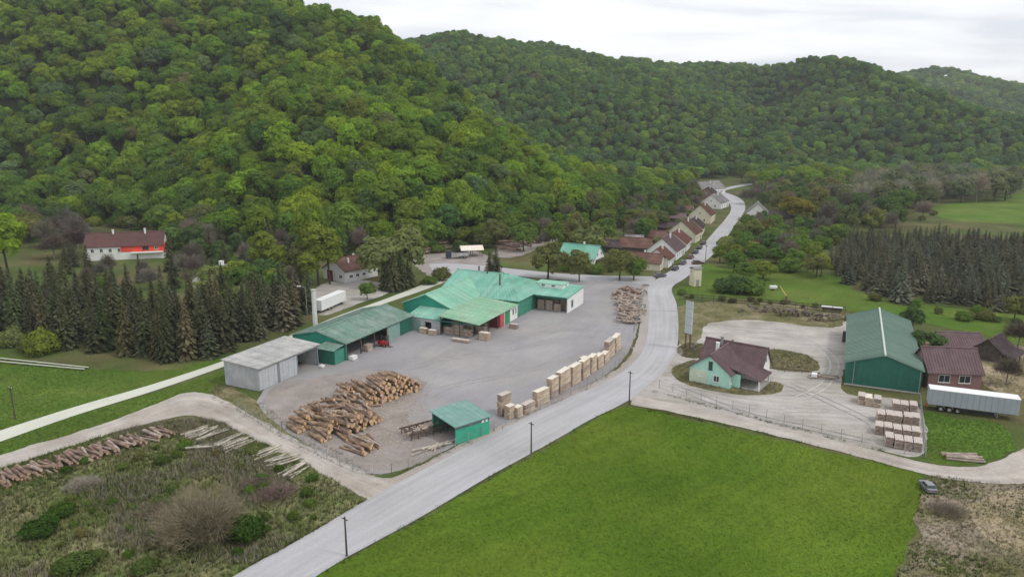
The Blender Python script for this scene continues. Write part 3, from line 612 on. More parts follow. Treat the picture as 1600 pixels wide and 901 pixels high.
mb = MB(); mb.box(20.41, Ls - 0.01, 0.02, 0.18, 0, 3.75); mb.build('wall', M_DKGREEN, t)
for xx in (0.4, 5.4, 10.4, 15.2):
    MB().box(xx - 0.12, xx + 0.12, 0.02, 0.26, 0, 3.75).build('post', M_STEEL, t)
mb = MB(); on_face(mb, '-y', 0.0, 0.0, Ls, 3.45, 3.8, 0.0, 0.1); mb.build('fascia', M_DKGREEN, t)
mb = MB(); mb.box(-3.6, -0.05, 0.3, 4.8, 0, 3.0); mb.build('annex', M_DKGREEN, t)
mb = MB(); rib_sheet(mb, (-3.9, 5.0, 3.15), (-3.9, 0.1, 3.15), (-0.06, 0.1, 3.7), (-0.06, 5.0, 3.7), 0.1, 0.8); mb.build('annex_roof', M_OLDGREEN, t)
door(t, '-x', -3.6, 2.5, 3.0, 2.4, M_DKGREEN)
mb = MB(); mb.box(-3.4, -0.4, 0.2, 0.29, 0.0, 2.9); mb.build('annex_side', M_GREENWALL, t)

# ---- grey sheet-metal shed
t = empty('sheet_metal_shed', mill(-79.4, -30.9), ANG, 'grey sheet-metal shed with flat roof and one open bay', 'shed')
Lg, Wg, hg = 17.0, 8.7, 4.5
mb = MB()
mb.prism([(0, 0), (Wg, 0), (Wg, hg + 0.5), (0, hg)], 'x', 0, 0.15); mb.box(0.16, Lg, Wg - 0.15, Wg, 0, hg + 0.3); mb.box(10.6, 10.75, 0.1, Wg - 0.16, 0, hg)
mb.prism([(0.12, 0), (Wg - 0.16, 0), (Wg - 0.16, hg + 0.3), (0.12, hg)], 'x', Lg - 0.15, Lg); mb.build('wall', M_GREYSHEET, t)
for k, xx in enumerate((0.2, 5.7)):
    mb = MB()
    for j in range(6): mb.box(xx + j * 0.8, xx + j * 0.8 + 0.77, -0.02 - 0.02 * (j % 2), 0.1, 0.05, 4.0)
    mb.build('sliding_door', mat('pale_grey_door', (0.44, 0.46, 0.48), 0.6, 0.1, 1.0), t)
mb = MB(); mb.box(0.16, Lg - 0.16, -0.02, 0.14, 4.01, hg - 0.05); mb.build('fascia', M_GREYSHEET, t)
for (a, b) in ((5.05, 5.65), (10.52, 10.8), (Lg - 0.3, Lg - 0.02)): MB().box(a, b, -0.03, 0.11, 0, 4.0).build('post', mat('slate_paint', (0.20, 0.22, 0.25), 0.6, 0.1), t)
mb = MB()
for j in range(9): mb.box(11.0 + j * 0.66, 11.0 + j * 0.66 + 0.2, Wg - 0.3, Wg - 0.16, 0, hg)
mb.build('batten', M_GREYROOF, t)
mb = MB(); rib_sheet(mb, (-0.4, -0.5, hg + 0.14), (Lg + 0.4, -0.5, hg + 0.14), (Lg + 0.4, Wg + 0.4, hg + 0.68), (-0.4, Wg + 0.4, hg + 0.68), 0.14, 0.85, 0.04); mb.build('roof', M_GREYROOF, t)

# ---- small green shed by the road
t = empty('saw_shed', (-8.9, 107.5, 0.06), R(40), 'small bright green shed with sloping roof beside the road', 'shed')
Ld, Wd = 6.8, 6.6
mb = MB()
for k in range(7): mb.box(0.0, Ld, 0.0 - 0.012 * (k % 2), 0.12, k * 0.34, k * 0.34 + 0.33)
mb.build('front_wall', mat('bright_green_boards', (0.05, 0.36, 0.23), 0.6, 0.1, 0.8, fine=0.08, fscale=5), t)
mb = MB(); mb.box(0.0, Ld, 0.01, 0.12, 2.39, 3.05); mb.build('band', mat('grey_green_band', (0.13, 0.20, 0.20), 0.7, 0.1), t)
mb = MB(); mb.box(Ld - 0.12, Ld, 0.13, Wd, 0, 3.1); mb.box(0.0, Ld - 0.13, Wd - 0.12, Wd, 0, 3.2); mb.build('wall', M_GREENWALL, t)
mb = MB(); rib_sheet(mb, (-0.4, -0.4, 3.2), (Ld + 0.3, -0.4, 3.2), (Ld + 0.3, Wd + 0.3, 3.75), (-0.4, Wd + 0.3, 3.75), 0.14, 1.0, 0.03); mb.build('roof', mat('dusty_green_roof', (0.16, 0.29, 0.255), 0.7, 0.1, 0.6, (0.2, 0.32, 0.29), 0.4, fine=0.06), t)
for yy in (0.25, Wd - 0.35): MB().box(0.02, 0.2, yy - 0.1, yy + 0.1, 0, 3.15).build('post', M_DKGREEN, t)
for k in range(2):       # two white notices high on the front
    on_face(MB(), '-y', 0.0, 5.2 + k * 0.75, 5.65 + k * 0.75, 2.3, 2.75, 0.0, 0.05).build('notice', M_FRAME, t)
on_face(MB(), '-y', 0.0, 2.7, 3.3, 2.5, 2.8, 0.0, 0.05).build('lamp_panel', M_TILE_GREY, t)

# ---- mint house
t = empty('mint_house', (41.6, 132.3, 0.07), R(53.5), 'mint green house with mauve tiled roof and porch on the gravel lot', 'house')
gable_body(t, 0, 11.5, 0, 8.1, 2.9, 5.9, 'x', M_MINTWALL)
gable_roof(t, 0, 11.5, 0, 8.1, 2.9, 5.9, 'x', 0.45, M_TILE_MAUVE, 0.45, M_TILE_MAUVE)
on_face(MB(), '-x', 0, 4.4, 8.06, 0, 2.6, 0, 0.04).build('wall_left_part', mat('pale_mint_cream', (0.52, 0.60, 0.47), 0.85, 0.08, 0.6), t)  # left part of the gable wall, paler and creamier than the rest
gable_body(t, 7.2, 12.6, -3.6, 8.6, 2.9, 6.1, 'y', M_WHITE, 'back_wing')
gable_roof(t, 7.2, 12.6, -3.6, 8.6, 2.9, 6.2, 'y', 0.4, M_TILE_MAUVE, 0.45, M_TILE_MAUVE)
mb = MB(); rib_sheet(mb, (1.7, -5.4, 2.15), (8.2, -5.4, 2.15), (8.2, 1.2, 3.86), (1.7, 1.2, 3.86), 0.16, 0.45); mb.build('porch_roof', M_TILE_MAUVE, t)
for xx in (2.0, 7.7): MB().box(xx - 0.13, xx + 0.13, -5.15, -4.89, 0, 2.1).build('porch_post', M_FRAME, t)
mb = MB(); mb.box(1.8, 8, -5.1, -0.05, 0, 0.12); mb.build('porch_floor', M_CONCRETE, t)
mb = MB(); mb.box(1.6, 1.75, -1.5, -0.02, 0.0, 2.6); mb.build('porch_screen', M_MINTWALL, t)
window(t, '-x', 0, 3.9, 3.9, 0.8, 1.7, fm=M_DKGREEN); window(t, '-x', 0, 2.6, 1.5, 1.2, 1.3); window(t, '-x', 0.0, 5.9, 1.7, 0.8, 0.6)
window(t, '-y', 0, 0.8, 1.5, 0.8, 1.3); door(t, '-y', 0, 2.6, 1.1, 2.1, M_DKGREEN); window(t, '-y', 0, 5.2, 1.5, 1.2, 1.2)
window(t, '-y', -3.6, 9.9, 3.9, 1.0, 1.1); window(t, '-y', -3.6, 8.8, 1.5, 1.0, 1.2)
chimney(t, 5.8, 4.9, 4.9, 6.9, 0.55, M_WHITE); chimney(t, 9.5, 5.4, 5.2, 7.1, 0.5, M_TILE_GREY)

# ---- green warehouse
t = empty('green_warehouse', (64.9, 135.0, 0.06), R(65.4), 'long dark green warehouse with ribbed roof and pale ridge line', 'warehouse')
gable_body(t, 0, 39, -13.0, 0, 4.5, 6.7, 'x', M_DKGREEN)
gable_roof(t, 0, 39, -13.0, 0, 4.5, 6.7, 'x', 0.35, M_WHROOF, 1.0, mat('pale_ridge_sheet', (0.52, 0.58, 0.54), 0.6, 0.05))
mb = MB()
for k in range(13): mb.box(-0.05, -0.004, -12.98 + k, -12.9 + k, 0.3, 4.4)
mb.build('cladding_seam', M_DKGREEN, t)
mb = MB(); mb.box(-0.1, -0.03, -13.05, 0.05, 0, 0.3); mb.build('plinth', M_CONCRETE, t)
MB().tube((-0.12, -1.4, 0), (-0.12, -1.4, 5.0), 0.07, n=8).build('downpipe', M_GALV, t)
MB().tube((-0.12, -12.7, 0), (-0.12, -12.7, 4.4), 0.07, n=8).build('downpipe', M_GALV, t)
mb = MB(); mb.box(24, 28, -0.0, 0.08, 0, 3.6); mb.build('sliding_door', M_OLDGREEN, t)
mb = MB(); mb.box(30.4, 31.6, 0.02, 0.9, 0, 2.4); mb.build('side_porch', M_OLDWOOD, t)

# ---- houses: one builder for the plain gabled ones
def house(name, label, pos, deg, Lh, Wh, ze, zr, wall, roof, wins=(), chim=(), doors=(), rib=0.5, cap=True, base=0.05, cat='house', attic=None):
    t = empty(name, (pos[0], pos[1], base), R(deg), label, cat)
    gable_body(t, 0, Lh, 0, Wh, ze, zr, 'x', wall); gable_roof(t, 0, Lh, 0, Wh, ze, zr, 'x', 0.4, roof, rib, roof if cap else None)
    for a in wins: window(t, *a)
    for a in doors: door(t, *a)
    for a in chim: chimney(t, *a)
    return t
def row_w(face, c, a0, a1, n, z=1.6, wd=1.0, h=1.3): return [(face, c, a0 + (a1 - a0) * (k + 0.5) / n, z, wd, h) for k in range(n)]
house('white_house', 'white house with brown roof and dark red garage door above a gravel forecourt', (-52.9, 227.0), 52, 13.5, 11.0, 3.6, 6.8, M_WHITE, M_TILE_BROWN,
      wins=[('-x', 0, 2.2, 1.7, 1.5, 1.1)] + row_w('-y', 0, 1, 9, 3, 1.7, 1.4, 1.0), chim=[(4, 3.2, 4.9, 6.9, 0.5), (8.5, 3.0, 4.9, 6.7, 0.4), (9, 6.5, 5, 7.4, 0.5)], doors=[('-x', 0, 7.6, 2.8, 3.2, mat('dark_red_door', (0.22, 0.035, 0.035), 0.6, 0.1))])
# red and white farmhouse among the trees
t = house('farmhouse', 'long farmhouse with tiled roof, half white and half bright red, among trees', (-156.5, 264.0), 14, 26.5, 9.5, 5.2, 9.4, M_WHITE, mat('old_red_tile_roof', (0.13, 0.068, 0.062), 0.85, 0.2, 0.5, (0.105, 0.062, 0.058), 0.25, fine=0.25, fscale=5),
      wins=row_w('-y', 0, 1, 13, 4, 3.6, 1.1, 1.4) + row_w('-x', 0, 1, 9, 2, 3.6), chim=[(9, 4.5, 8.2, 10.6, 0.6), (20, 4.2, 8.2, 10.8, 0.6)])
on_face(MB(), '-y', 0, 12.0, 26.45, 2.8, 5.35, 0, 0.06).build('red_front', M_REDWALL, t); on_face(MB(), '+x', 26.5, 0.1, 9.4, 2.0, 5.35, 0, 0.06).build('red_end', M_REDWALL, t)
window(t, '-y', -0.06, 20.5, 4.1, 2.2, 1.4, fm=M_TILE_RED); window(t, '-y', -0.06, 24.2, 4.1, 1.2, 1.3)
mb = MB(); mb.box(15.6, 26.5, -1.6, -0.07, 2.4, 2.75); mb.build('balcony', M_WHITE, t)
t2 = house('grey_roofed_house', 'house with grey hipped-looking roof half hidden by spruces', (-89, 212.5), 62, 12, 9, 3.2, 6.6, M_WHITE, M_TILE_GREY, wins=row_w('-x', 0, 1, 8, 2), chim=[(7, 4, 5.6, 8.2, 1.1)])
t = house('green_roofed_house', 'white house with mint green sheet roof behind the row of street trees', (33.0, 258.0), 152, 13.5, 9.5, 3.4, 7.2, M_WHITE, M_MINT, wins=[('-x', 0, 3, 4.6, 1.0, 1.2), ('-x', 0, 6.5, 4.6, 1.0, 1.2), ('-x', 0, 4.7, 1.8, 2.0, 1.5)] + row_w('+y', 9.5, 1, 12, 3), chim=[(6, 4.2, 6.4, 8.2, 0.5)])
mb = MB(); mb.box(-1.6, -0.05, 1.5, 8.2, 2.7, 2.9); mb.build('balcony', M_OLDWOOD, t)
house('brown_house', 'brown-walled house with mauve roof and two white windows behind the trailer', (79.9, 133.0), -7, 9.6, 8.0, 3.3, 6.9, M_BROWNWALL, M_TILE_MAUVE,
      wins=[('-y', 0, 2.9, 2.0, 2.1, 1.5), ('-y', 0, 6.6, 2.0, 2.1, 1.5)], chim=[(1.0, 4.6, 5.8, 7.6, 0.5, M_BROWNWALL)])
house('low_outbuilding', 'low outbuilding with dull mauve roof behind the brown house', (94.0, 152.5), -7, 8.5, 7, 2.4, 4.4, M_BROWNWALL, M_TILE_MAUVE, wins=[('-y', 0, 2.2, 1.4, 0.9, 0.9)], doors=[('-y', 0, 5.6, 1.1, 1.9, M_OLDWOOD)], cat='outbuilding')
t = house('timber_barn', 'dark weathered timber barn with open front at the right edge', (103.5, 147.5), 40, 7, 5.4, 2.3, 4.5, M_OLDWOOD, M_TILE_DARK, doors=[('-y', 0, 3.5, 3.2, 1.9, M_DARK)], cat='barn')  # near-black panel paints the shade inside the open front
mb = MB(); rib_sheet(mb, (-0.2, -2.6, 1.7), (7.2, -2.6, 1.7), (7.2, -0.3, 2.2), (-0.2, -0.3, 2.2), 0.1, 0.6); mb.build('lean_to_roof', M_TILE_DARK, t)
for xx in (0.2, 3.5, 6.8): MB().box(xx - 0.09, xx + 0.09, -2.5, -2.32, 0, 1.62).build('post', M_OLDWOOD, t)

# ---- village houses along the street
def vh(name, label, px, py, deg, Lh, Wh, ze, zr, wall, roof, nw=3, ch=True, base=0.0):
    g = G(px, py); wins = row_w('-y', 0, 0.6, Lh - 0.6, nw, 1.7, 0.95, 1.25) + row_w('-x', 0, 0.8, Wh - 0.8, 2, 1.7, 0.95, 1.25) + row_w('-x', 0, Wh * 0.3, Wh * 0.7, 1, ze + 0.9, 0.8, 0.9)
    z0 = float(hz(g.x, g.y))
    return house(name, label, (g.x, g.y), deg, Lh, Wh, ze, zr, wall, roof, wins, [(Lh * 0.55, Wh * 0.4, zr - 1.2, zr + 0.8, 0.55)] if ch else (), [('-y', 0, Lh * 0.8, 1.0, 2.0, M_OLDWOOD)], base=max(0.05, z0))
VR = 66
vh('corner_house', 'white corner house with reddish roof at the street junction', 1044, 419, VR, 9, 8.5, 3.0, 6.4, M_WHITE, M_TILE_RED)
vh('long_house', 'low pale-walled long house left of the white corner house', 1038, 417.5, 158, 11.5, 8, 2.7, 5.2, M_CREAM, M_TILE_BROWN, 4)
vh('purple_roof_house', 'village house with purplish brown roof, second along the street', 1056, 407, VR - 2, 14, 11, 3.4, 7.8, M_WHITE, M_TILE_MAUVE, 4)
vh('red_roof_house', 'village house with faded red roof in mid row', 1072, 393.5, VR + 3, 14, 10.5, 3.2, 7.0, M_WHITE, M_TILE_RED, 4)
vh('brown_roof_house', 'tall brown-roofed village house above the parked cars', 1086, 380, VR - 3, 12, 12.5, 3.8, 9.0, M_CREAM, M_TILE_BROWN, 4)
vh('dark_roof_house', 'dark-roofed village house with pale gable beyond the brown one', 1097, 368, VR + 5, 14, 9, 3.2, 6.8, M_CREAM, M_TILE_DARK, 4)
vh('white_gable_house', 'cream house with white gable end far up the street', 1110, 350, VR, 14, 11, 4.2, 9.2, M_CREAM, M_TILE_BROWN, 3)
vh('far_grey_house', 'grey-roofed house at the bend of the street', 1126, 327, VR - 8, 16, 12, 3.6, 8.0, M_WHITE, M_TILE_GREY, 3)
vh('far_long_house', 'long grey-roofed building at the end of the village', 1099, 305, 40, 26, 12, 3.6, 8.2, M_WHITE, M_TILE_GREY, 5)
vh('far_dark_house', 'dark-roofed house left of the far street bend', 1116, 312, VR, 14, 11, 3.4, 7.4, M_BROWNWALL, M_TILE_DARK, 3)
vh('garden_shed', 'small dark-roofed shed among gardens left of the long house', 980, 393, 150, 9, 6, 2.4, 4.4, M_OLDWOOD, M_TILE_DARK, 2, False)
vh('back_barn', 'brown-roofed barn behind the purple-roofed house', 1022, 394, 158, 12, 8, 2.8, 5.8, M_OLDWOOD, M_TILE_BROWN, 2, False)
vh('white_gabled_barn', 'pale grey barn with light gable right of the street', 1200, 345, 72, 13, 11, 3.4, 8.6, M_WHITE, M_TILE_GREY, 3, False)
vh('pink_outbuilding', 'low outbuilding with pinkish roof among trees right of the street', 1212, 394, 172, 11, 7, 2.6, 4.8, M_CREAM, M_TILE_RED, 2, False)
vh('low_pale_shed', 'low pale-roofed shed in front of the pale barn', 1222, 362, 162, 15, 7, 2.4, 3.8, M_OLDWOOD, M_TILE_GREY, 2, False)
for px_, py_, dg, a_, b_, rf, lb_ in ((1046, 377, 150, 10, 7, M_TILE_BROWN, 'brown-roofed back shed behind the purple-roofed house'), (1062, 362, 156, 9, 7, M_TILE_DARK, 'dark back shed behind the faded red roof'), (1076, 347, 148, 11, 8, M_TILE_MAUVE, 'mauve-roofed back barn behind the tall brown roof'), (1004, 384, 170, 7, 5, M_TILE_GREY, 'tiny grey-roofed shed left of the brown barn'), (1088, 333, 140, 11, 8, M_TILE_BROWN, 'brown-roofed back barn near the cream house')):
    vh('back_shed', lb_, px_, py_, dg, a_, b_, 2.5, 4.6, M_OLDWOOD, rf, 2, False)
vh('dark_outbuilding', 'low dark outbuilding beside the pale barn', 1246, 346, 160, 14, 9, 2.8, 5.4, M_OLDWOOD, M_TILE_DARK, 2, False)
# cream transformer tower at the junction
g = G(1086, 446); t = empty('transformer_tower', (g.x, g.y, 0.03), R(20), 'slim cream transformer tower beside the road junction', 'tower')
mb = MB(); mb.box(-1.3, 1.3, -1.3, 1.3, 0, 5.4); mb.build('wall', M_CREAM, t); gable_roof(t, -1.3, 1.3, -1.3, 1.3, 5.4, 5.9, 'x', 0.2, M_TILE_GREY, 0.5)
door(t, '-y', -1.3, 0, 1.0, 2.1, M_GALV); door(t, '-x', -1.3, 0.4, 0.5, 0.5, M_GALV, 'vent', 4.2)

# ------------------------------------------------------------------ logs
rng = random.Random(11)
def log_meshes(mats, nm):
    out = []
    for k in range(5):
        mb = MB(); n = 9; rows = 4; ph = rng.random() * 6; b = 0
        for i in range(rows):
            x = -2.5 + 5.0 * i / (rows - 1); r = 0.25 * (1.1 - 0.2 * i / (rows - 1)) * (1 + rng.uniform(-.05, .05)); oy, oz = 0.05 * math.sin(ph + i), 0.04 * math.cos(ph * 2 + i)
            for j in range(n):
                a = 2 * math.pi * j / n; mb.v.append((x, oy + r * math.cos(a) * (1 + 0.06 * math.sin(3 * a + ph)), oz + r * math.sin(a)))
        for i in range(rows - 1):
            for j in range(n):
                j2 = (j + 1) % n; mb.f.append((i * n + j, i * n + j2, (i + 1) * n + j2, (i + 1) * n + j)); mb.m.append(0)
        mb.f.append(tuple(range(n - 1, -1, -1))); mb.m.append(1); mb.f.append(tuple((rows - 1) * n + j for j in range(n))); mb.m.append(1)
        out.append(mb.mesh(nm, mats))
    return out
LM = {'log': log_meshes(LOGM, 'log'), 'red': log_meshes(LOGM_RED, 'red_log'), 'pale': log_meshes(LOGM_PALE, 'pale_log'), 'grey': log_meshes(LOGM_GREY, 'grey_log'), 'dark': log_meshes(LOGM_DARK, 'dark_log')}
def log(name, kind, pos, az, L, r, label, group, tilt=0.0, cat='log'):
    o = bpy.data.objects.new(name, rng.choice(LM[kind])); COL.objects.link(o)
    o.location = pos; o.rotation_euler = (rng.random() * 6.28, tilt, az); o.scale = (L / 5.0, r / 0.25, r / 0.25)
    return tag(o, label, cat, group)
def pile(name, kind, A, B, back, L, h, r, label, group, messy=0.05, prof=0.6, z0=0.06, cat='log'):
    """a rank of logs whose cut ends stand on the line A-B; they reach back along 'back'"""
    run = B - A; Lr = run.length; e = run / Lr; cnt = 0; row = 0; z = z0
    az = math.atan2(back.y, back.x)
    while True:
        x = r * (1 + (row % 2)); zz = z + r; any_ = False
        while x < Lr - r * 0.5:
            f = x / Lr; lim = h * (math.sin(math.pi * min(max(f, 0.02), 0.98)) ** prof)
            if zz + 0.3 * r <= lim + z0:
                rr = r * rng.uniform(0.68, 1.15); c = A + e * x + back * (L / 2 + 0.22 * row + rng.uniform(-0.6, 0.6))
                log(name, kind if rng.random() < 0.7 else rng.choice(('red', 'grey')), (c.x, c.y, zz + rng.uniform(-.03, .03)), az + rng.gauss(0, messy) + (math.pi if rng.random() < 0.5 else 0), L * rng.uniform(0.86, 1.1), rr, label, group, rng.gauss(0, messy * 0.35), cat); cnt += 1; any_ = True
            x += 2 * r * rng.uniform(0.93, 1.02)
        row += 1; z += r * 1.72
        if not any_ or row > 14: break
    return cnt
BK = -W2
lb2, gr2 = 'round log in the far heap of tawny logs in the yard', 'logs of the far yard heap'
lb1, gr1 = 'round log in the near heap of tawny logs by the yard fence', 'logs of the near yard heap'
BK = Vector((math.cos(R(134)), math.sin(R(134)), 0))
A, B = G(562, 642), G(664, 608)
n2 = pile('stacked_log', 'log', A, B, BK, 5.0, 3.7, 0.34, lb2, gr2, 0.10)
n2 += pile('stacked_log', 'log', A + BK * 4.6 - U2 * 0.5, A.lerp(B, 0.42) + BK * 4.8, BK, 4.0, 2.6, 0.33, lb2, gr2, 0.15)
A1, B1 = G(540, 690), G(598, 656)
n1 = pile('stacked_log', 'log', A1, B1, BK, 5.2, 2.6, 0.34, lb1, gr1, 0.12)
n1 += pile('stacked_log', 'log', G(506, 695), G(556, 652), BK, 4.6, 2.6, 0.34, lb1, gr1, 0.2)
n1 += pile('stacked_log', 'log', G(468, 680), G(512, 645), BK, 4.4, 1.7, 0.33, lb1, gr1, 0.22)
n1 += pile('stacked_log', 'log', G(560, 714) , G(603, 698), BK, 5.0, 1.2, 0.25, lb1, gr1, 0.2)
print('pile logs', n1, n2)
for k in range(40):           # tumbled logs on top of the near heap
    q = A1.lerp(B1, rng.uniform(0.15, 0.9)) + BK * rng.uniform(2, 11)
    log('stacked_log', rng.choice(('log', 'log', 'grey', 'red')), (q.x, q.y, rng.uniform(2.2, 2.9)), math.atan2(BK.y, BK.x) + rng.gauss(0, 0.4), rng.uniform(3.5, 5.5), rng.uniform(0.16, 0.28), lb1, gr1, rng.gauss(0, 0.12))
# bark litter fallen between the logs is part of the ground; log row along the dirt track
lb3, gr3 = 'reddish brown log in the long row beside the dirt track', 'logs in the row beside the dirt track'
A, B = G(-25, 756), G(262, 672); run = B - A; e = run.normalized(); side = Vector((e.y, -e.x, 0)); s = 0.0; laid = 0
while s < run.length:
    for lay in range(rng.choice((1, 2, 2, 2))):
        c = A + e * (s + rng.uniform(-.2, .2)) + side * rng.uniform(0.6, 1.6); r = rng.uniform(0.16, 0.3)
        log('roadside_log', 'red' if rng.random() < 0.75 else 'grey', (c.x, c.y, 0.05 + r + lay * 0.45), math.atan2(side.y, side.x) + rng.gauss(0.15, 0.2), rng.uniform(3.6, 5.6), r, lb3, gr3, rng.gauss(0, 0.05)); laid += 1
    s += rng.uniform(0.45, 0.72) * (1.0 if s < run.length * 0.8 else 1.6)
# pale peeled logs laid out on the grass
lb4, gr4 = 'pale peeled log lying on the grass beside the dirt track', 'pale logs laid on the grass'
for (a, b, n) in (((290, 690), (345, 668), 12), ((345, 702), (392, 682), 11), ((408, 712), (428, 703), 6), ((428, 726), (462, 716), 8), ((452, 742), (478, 728), 6), ((300, 702), (330, 700), 4)):
    A, B = G(*a), G(*b); d = (B - A).normalized(); sd_ = Vector((d.y, -d.x, 0))
    for k in range(n):
        c = A.lerp(B, 0.5) + sd_ * ((k - n / 2) * 0.44) + d * rng.uniform(-.7, .7); r = rng.uniform(0.11, 0.2)
        log('peeled_log', 'pale', (c.x, c.y, 0.04 + r + (0.3 if k % 4 == 3 else 0)), math.atan2(d.y, d.x) + rng.gauss(0, 0.10), rng.uniform(3.6, 5.6), r, lb4, gr4)
# heap of split pale logs by the road
lb5, gr5 = 'pale grey log in the jumbled heap at the roadside end of the yard', 'logs of the roadside heap'
for k in range(130):
    f = rng.random(); a, b = G(958, 456).lerp(G(972, 505), f), G(1000, 452).lerp(G(994, 508), f); q = a.lerp(b, rng.random()); hh = 2.2 * math.sin(math.pi * (0.15 + 0.7 * rng.random())) * (0.55 + 0.45 * f)
    log('heap_log', 'grey' if f > 0.3 else rng.choice(('red', 'grey')), (q.x, q.y, 0.3 + hh * rng.random()), ANG + math.pi / 2 + rng.gauss(0, 0.5), rng.uniform(2.2, 3.6), rng.uniform(0.16, 0.34), lb5, gr5, rng.gauss(0, 0.18))
# logs at the foot of the wood
for k in range(34):
    q = G(790, 390).lerp(G(838, 374), rng.random()) + Vector((rng.uniform(-3, 3), rng.uniform(-8, 8), 0)); log('red_log', 'red', (q.x, q.y, float(hz(q.x, q.y)) + 0.3 + rng.random() * 1.2), R(-30) + rng.gauss(0, 0.25), rng.uniform(5, 8), rng.uniform(0.28, 0.45), 'reddish log in the loose stack on the bank below the wood', 'logs on the bank', rng.gauss(0, .05))
for k in range(30):
    q = G(652, 396).lerp(G(702, 392), rng.random()) + Vector((rng.uniform(-2, 2), rng.uniform(-3, 5), 0)); log('rust_log', 'red', (q.x, q.y, float(hz(q.x, q.y)) + 0.3 + rng.random() * 2.0), R(15) + rng.gauss(0, 0.3), rng.uniform(4, 6), rng.uniform(0.25, 0.42), 'rust-coloured log piled behind the bare loading ground', 'rust-coloured log pile', rng.gauss(0, .06))
for k in range(9):
    q = G(1482, 716).lerp(G(1528, 716), 0.5) + Vector((0, (k % 5 - 2) * 0.5, 0)); log('lawn_log', 'grey', (q.x + rng.uniform(-.3, .3), q.y, 0.25 + 0.3 * (k // 5)), R(-8) + rng.gauss(0, 0.08), rng.uniform(4.2, 5.4), rng.uniform(0.15, 0.22), 'grey log in the small pile on the lawn near the trailer', 'logs on the lawn')
for k in range(7):
    q = G(1285, 590) + Vector((rng.uniform(-1, 1), (k % 4 - 1.5) * 0.5, 0)); log('lot_log', 'grey', (q.x, q.y, 0.25 + 0.3 * (k // 4)), R(-10) + rng.gauss(0, 0.1), rng.uniform(4, 5), rng.uniform(0.13, 0.2), 'thin grey log beside the green warehouse wall', 'logs beside the warehouse')
for (cx_, cy_, n, nm) in ((1190, 487, 16, 'left'), (1236, 493, 24, 'middle'), (1300, 500, 18, 'right')):
    for k in range(n):
        q = G(cx_, cy_) + Vector((rng.uniform(-6, 6), rng.uniform(-1.0, 1.0), 0)); log('back_log', 'dark', (q.x, q.y, 0.3 + rng.random() * 1.3), R(70) + rng.gauss(0, 0.5), rng.uniform(1.6, 3), rng.uniform(0.2, 0.36), 'dark log in the %s heap along the back fence of the lot' % nm, 'logs of the %s heap at the back of the lot' % nm, rng.gauss(0, .1))

# ------------------------------------------------------------------ packs of sawn boards
def pack_mesh(L, W_, h, mats, seed):
    """layers of boards on stickers; x = length"""
    r_ = random.Random(seed); mb = MB(); mb.box(-L / 2 + .2, -L / 2 + .32, -W_ / 2, W_ / 2, 0, 0.1); mb.box(L / 2 - .32, L / 2 - .2, -W_ / 2, W_ / 2, 0, 0.1)
    nl = max(2, int((h - 0.1) / 0.13)); lh = (h - 0.1) / nl; nb = max(3, int(W_ / 0.2))
    for i in range(nl):
        z = 0.1 + i * lh
        for j in range(nb):
            y = -W_ / 2 + j * W_ / nb; ex = r_.uniform(-.06, .06)
            mb.box(-L / 2 + ex, L / 2 + ex, y + 0.012, y + W_ / nb - 0.012, z, z + lh * 0.72, 0, 1 if i == nl - 1 else None)  # upward faces of the top layer get the paler board colour
        for xx in (-L / 2 + .3, 0, L / 2 - .38):
            if i < nl - 1: mb.box(xx, xx + 0.08, -W_ / 2, W_ / 2, z + lh * 0.722, z + lh * 0.998)
    return mb.mesh('timber_pack', mats)
_pm = {}
def pack(pos, az, L, W_, h, label, group, fresh=True):
    if fresh and rng.random() < 0.22: fresh = False
    key = (round(L * 2) / 2, round(W_, 1), round(h * 10) / 10, fresh)
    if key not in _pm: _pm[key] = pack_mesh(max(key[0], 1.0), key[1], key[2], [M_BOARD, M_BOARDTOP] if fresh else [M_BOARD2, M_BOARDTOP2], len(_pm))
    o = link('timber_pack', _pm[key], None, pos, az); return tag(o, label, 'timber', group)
ORD = ['first', 'second', 'third', 'fourth', 'fifth', 'sixth', 'seventh', 'eighth', 'ninth', 'tenth', 'eleventh', 'twelfth', 'thirteenth', 'fourteenth', 'fifteenth']
# along the yard fence: base left px, base right px, total height
stacks = [((784, 652), (800, 645), 4.2), ((795, 657), (806, 652), 2.6), ((808, 655), (819, 650), 2.1), ((821, 649), (838, 640), 2.0), ((840, 637), (859, 628), 3.1), ((862, 625), (874, 618), 4.3), ((876, 617), (893, 606), 4.6),
          ((895, 605), (909, 596), 4.3), ((911, 595), (923, 586), 4.1), ((925, 585), (933, 578), 3.8), ((935, 578), (944, 571), 3.1), ((945, 570), (953, 563), 2.4), ((951, 563), (962, 553), 4.2), ((962, 553), (971, 543), 3.8)]
for i, (a, b, h) in enumerate(stacks):
    h *= 0.93
    A, B = G(*a), G(*b); d = B - A; L = max(1.6, min(d.length - 0.15, 3.8)); az = math.atan2(d.y, d.x); mid = A.lerp(B, 0.5) + Vector((-d.y, d.x, 0)).normalized() * 0.65
    n = max(2, round(h / 1.25)); hh = h / n
    for k in range(n):
        pos = 'top' if k == n - 1 else ('bottom' if k == 0 else ('lower middle' if (n == 4 and k == 1) else ('upper middle' if n == 4 else 'middle')))
        pack((mid.x + rng.uniform(-.06, .06), mid.y + rng.uniform(-.06, .06), 0.055 + k * (hh + 0.003)), az + rng.uniform(-.03, .03), L, 1.2, hh, '%s board pack, %s stack from the green shed along the road fence' % (pos, ORD[i]), 'board packs along the road fence')
q = G(912, 566); pack((q.x, q.y, .055), R(54), 2.0, 1.2, 1.2, 'single pack of pale boards standing inside the yard behind the fence stacks', 'board packs along the road fence')
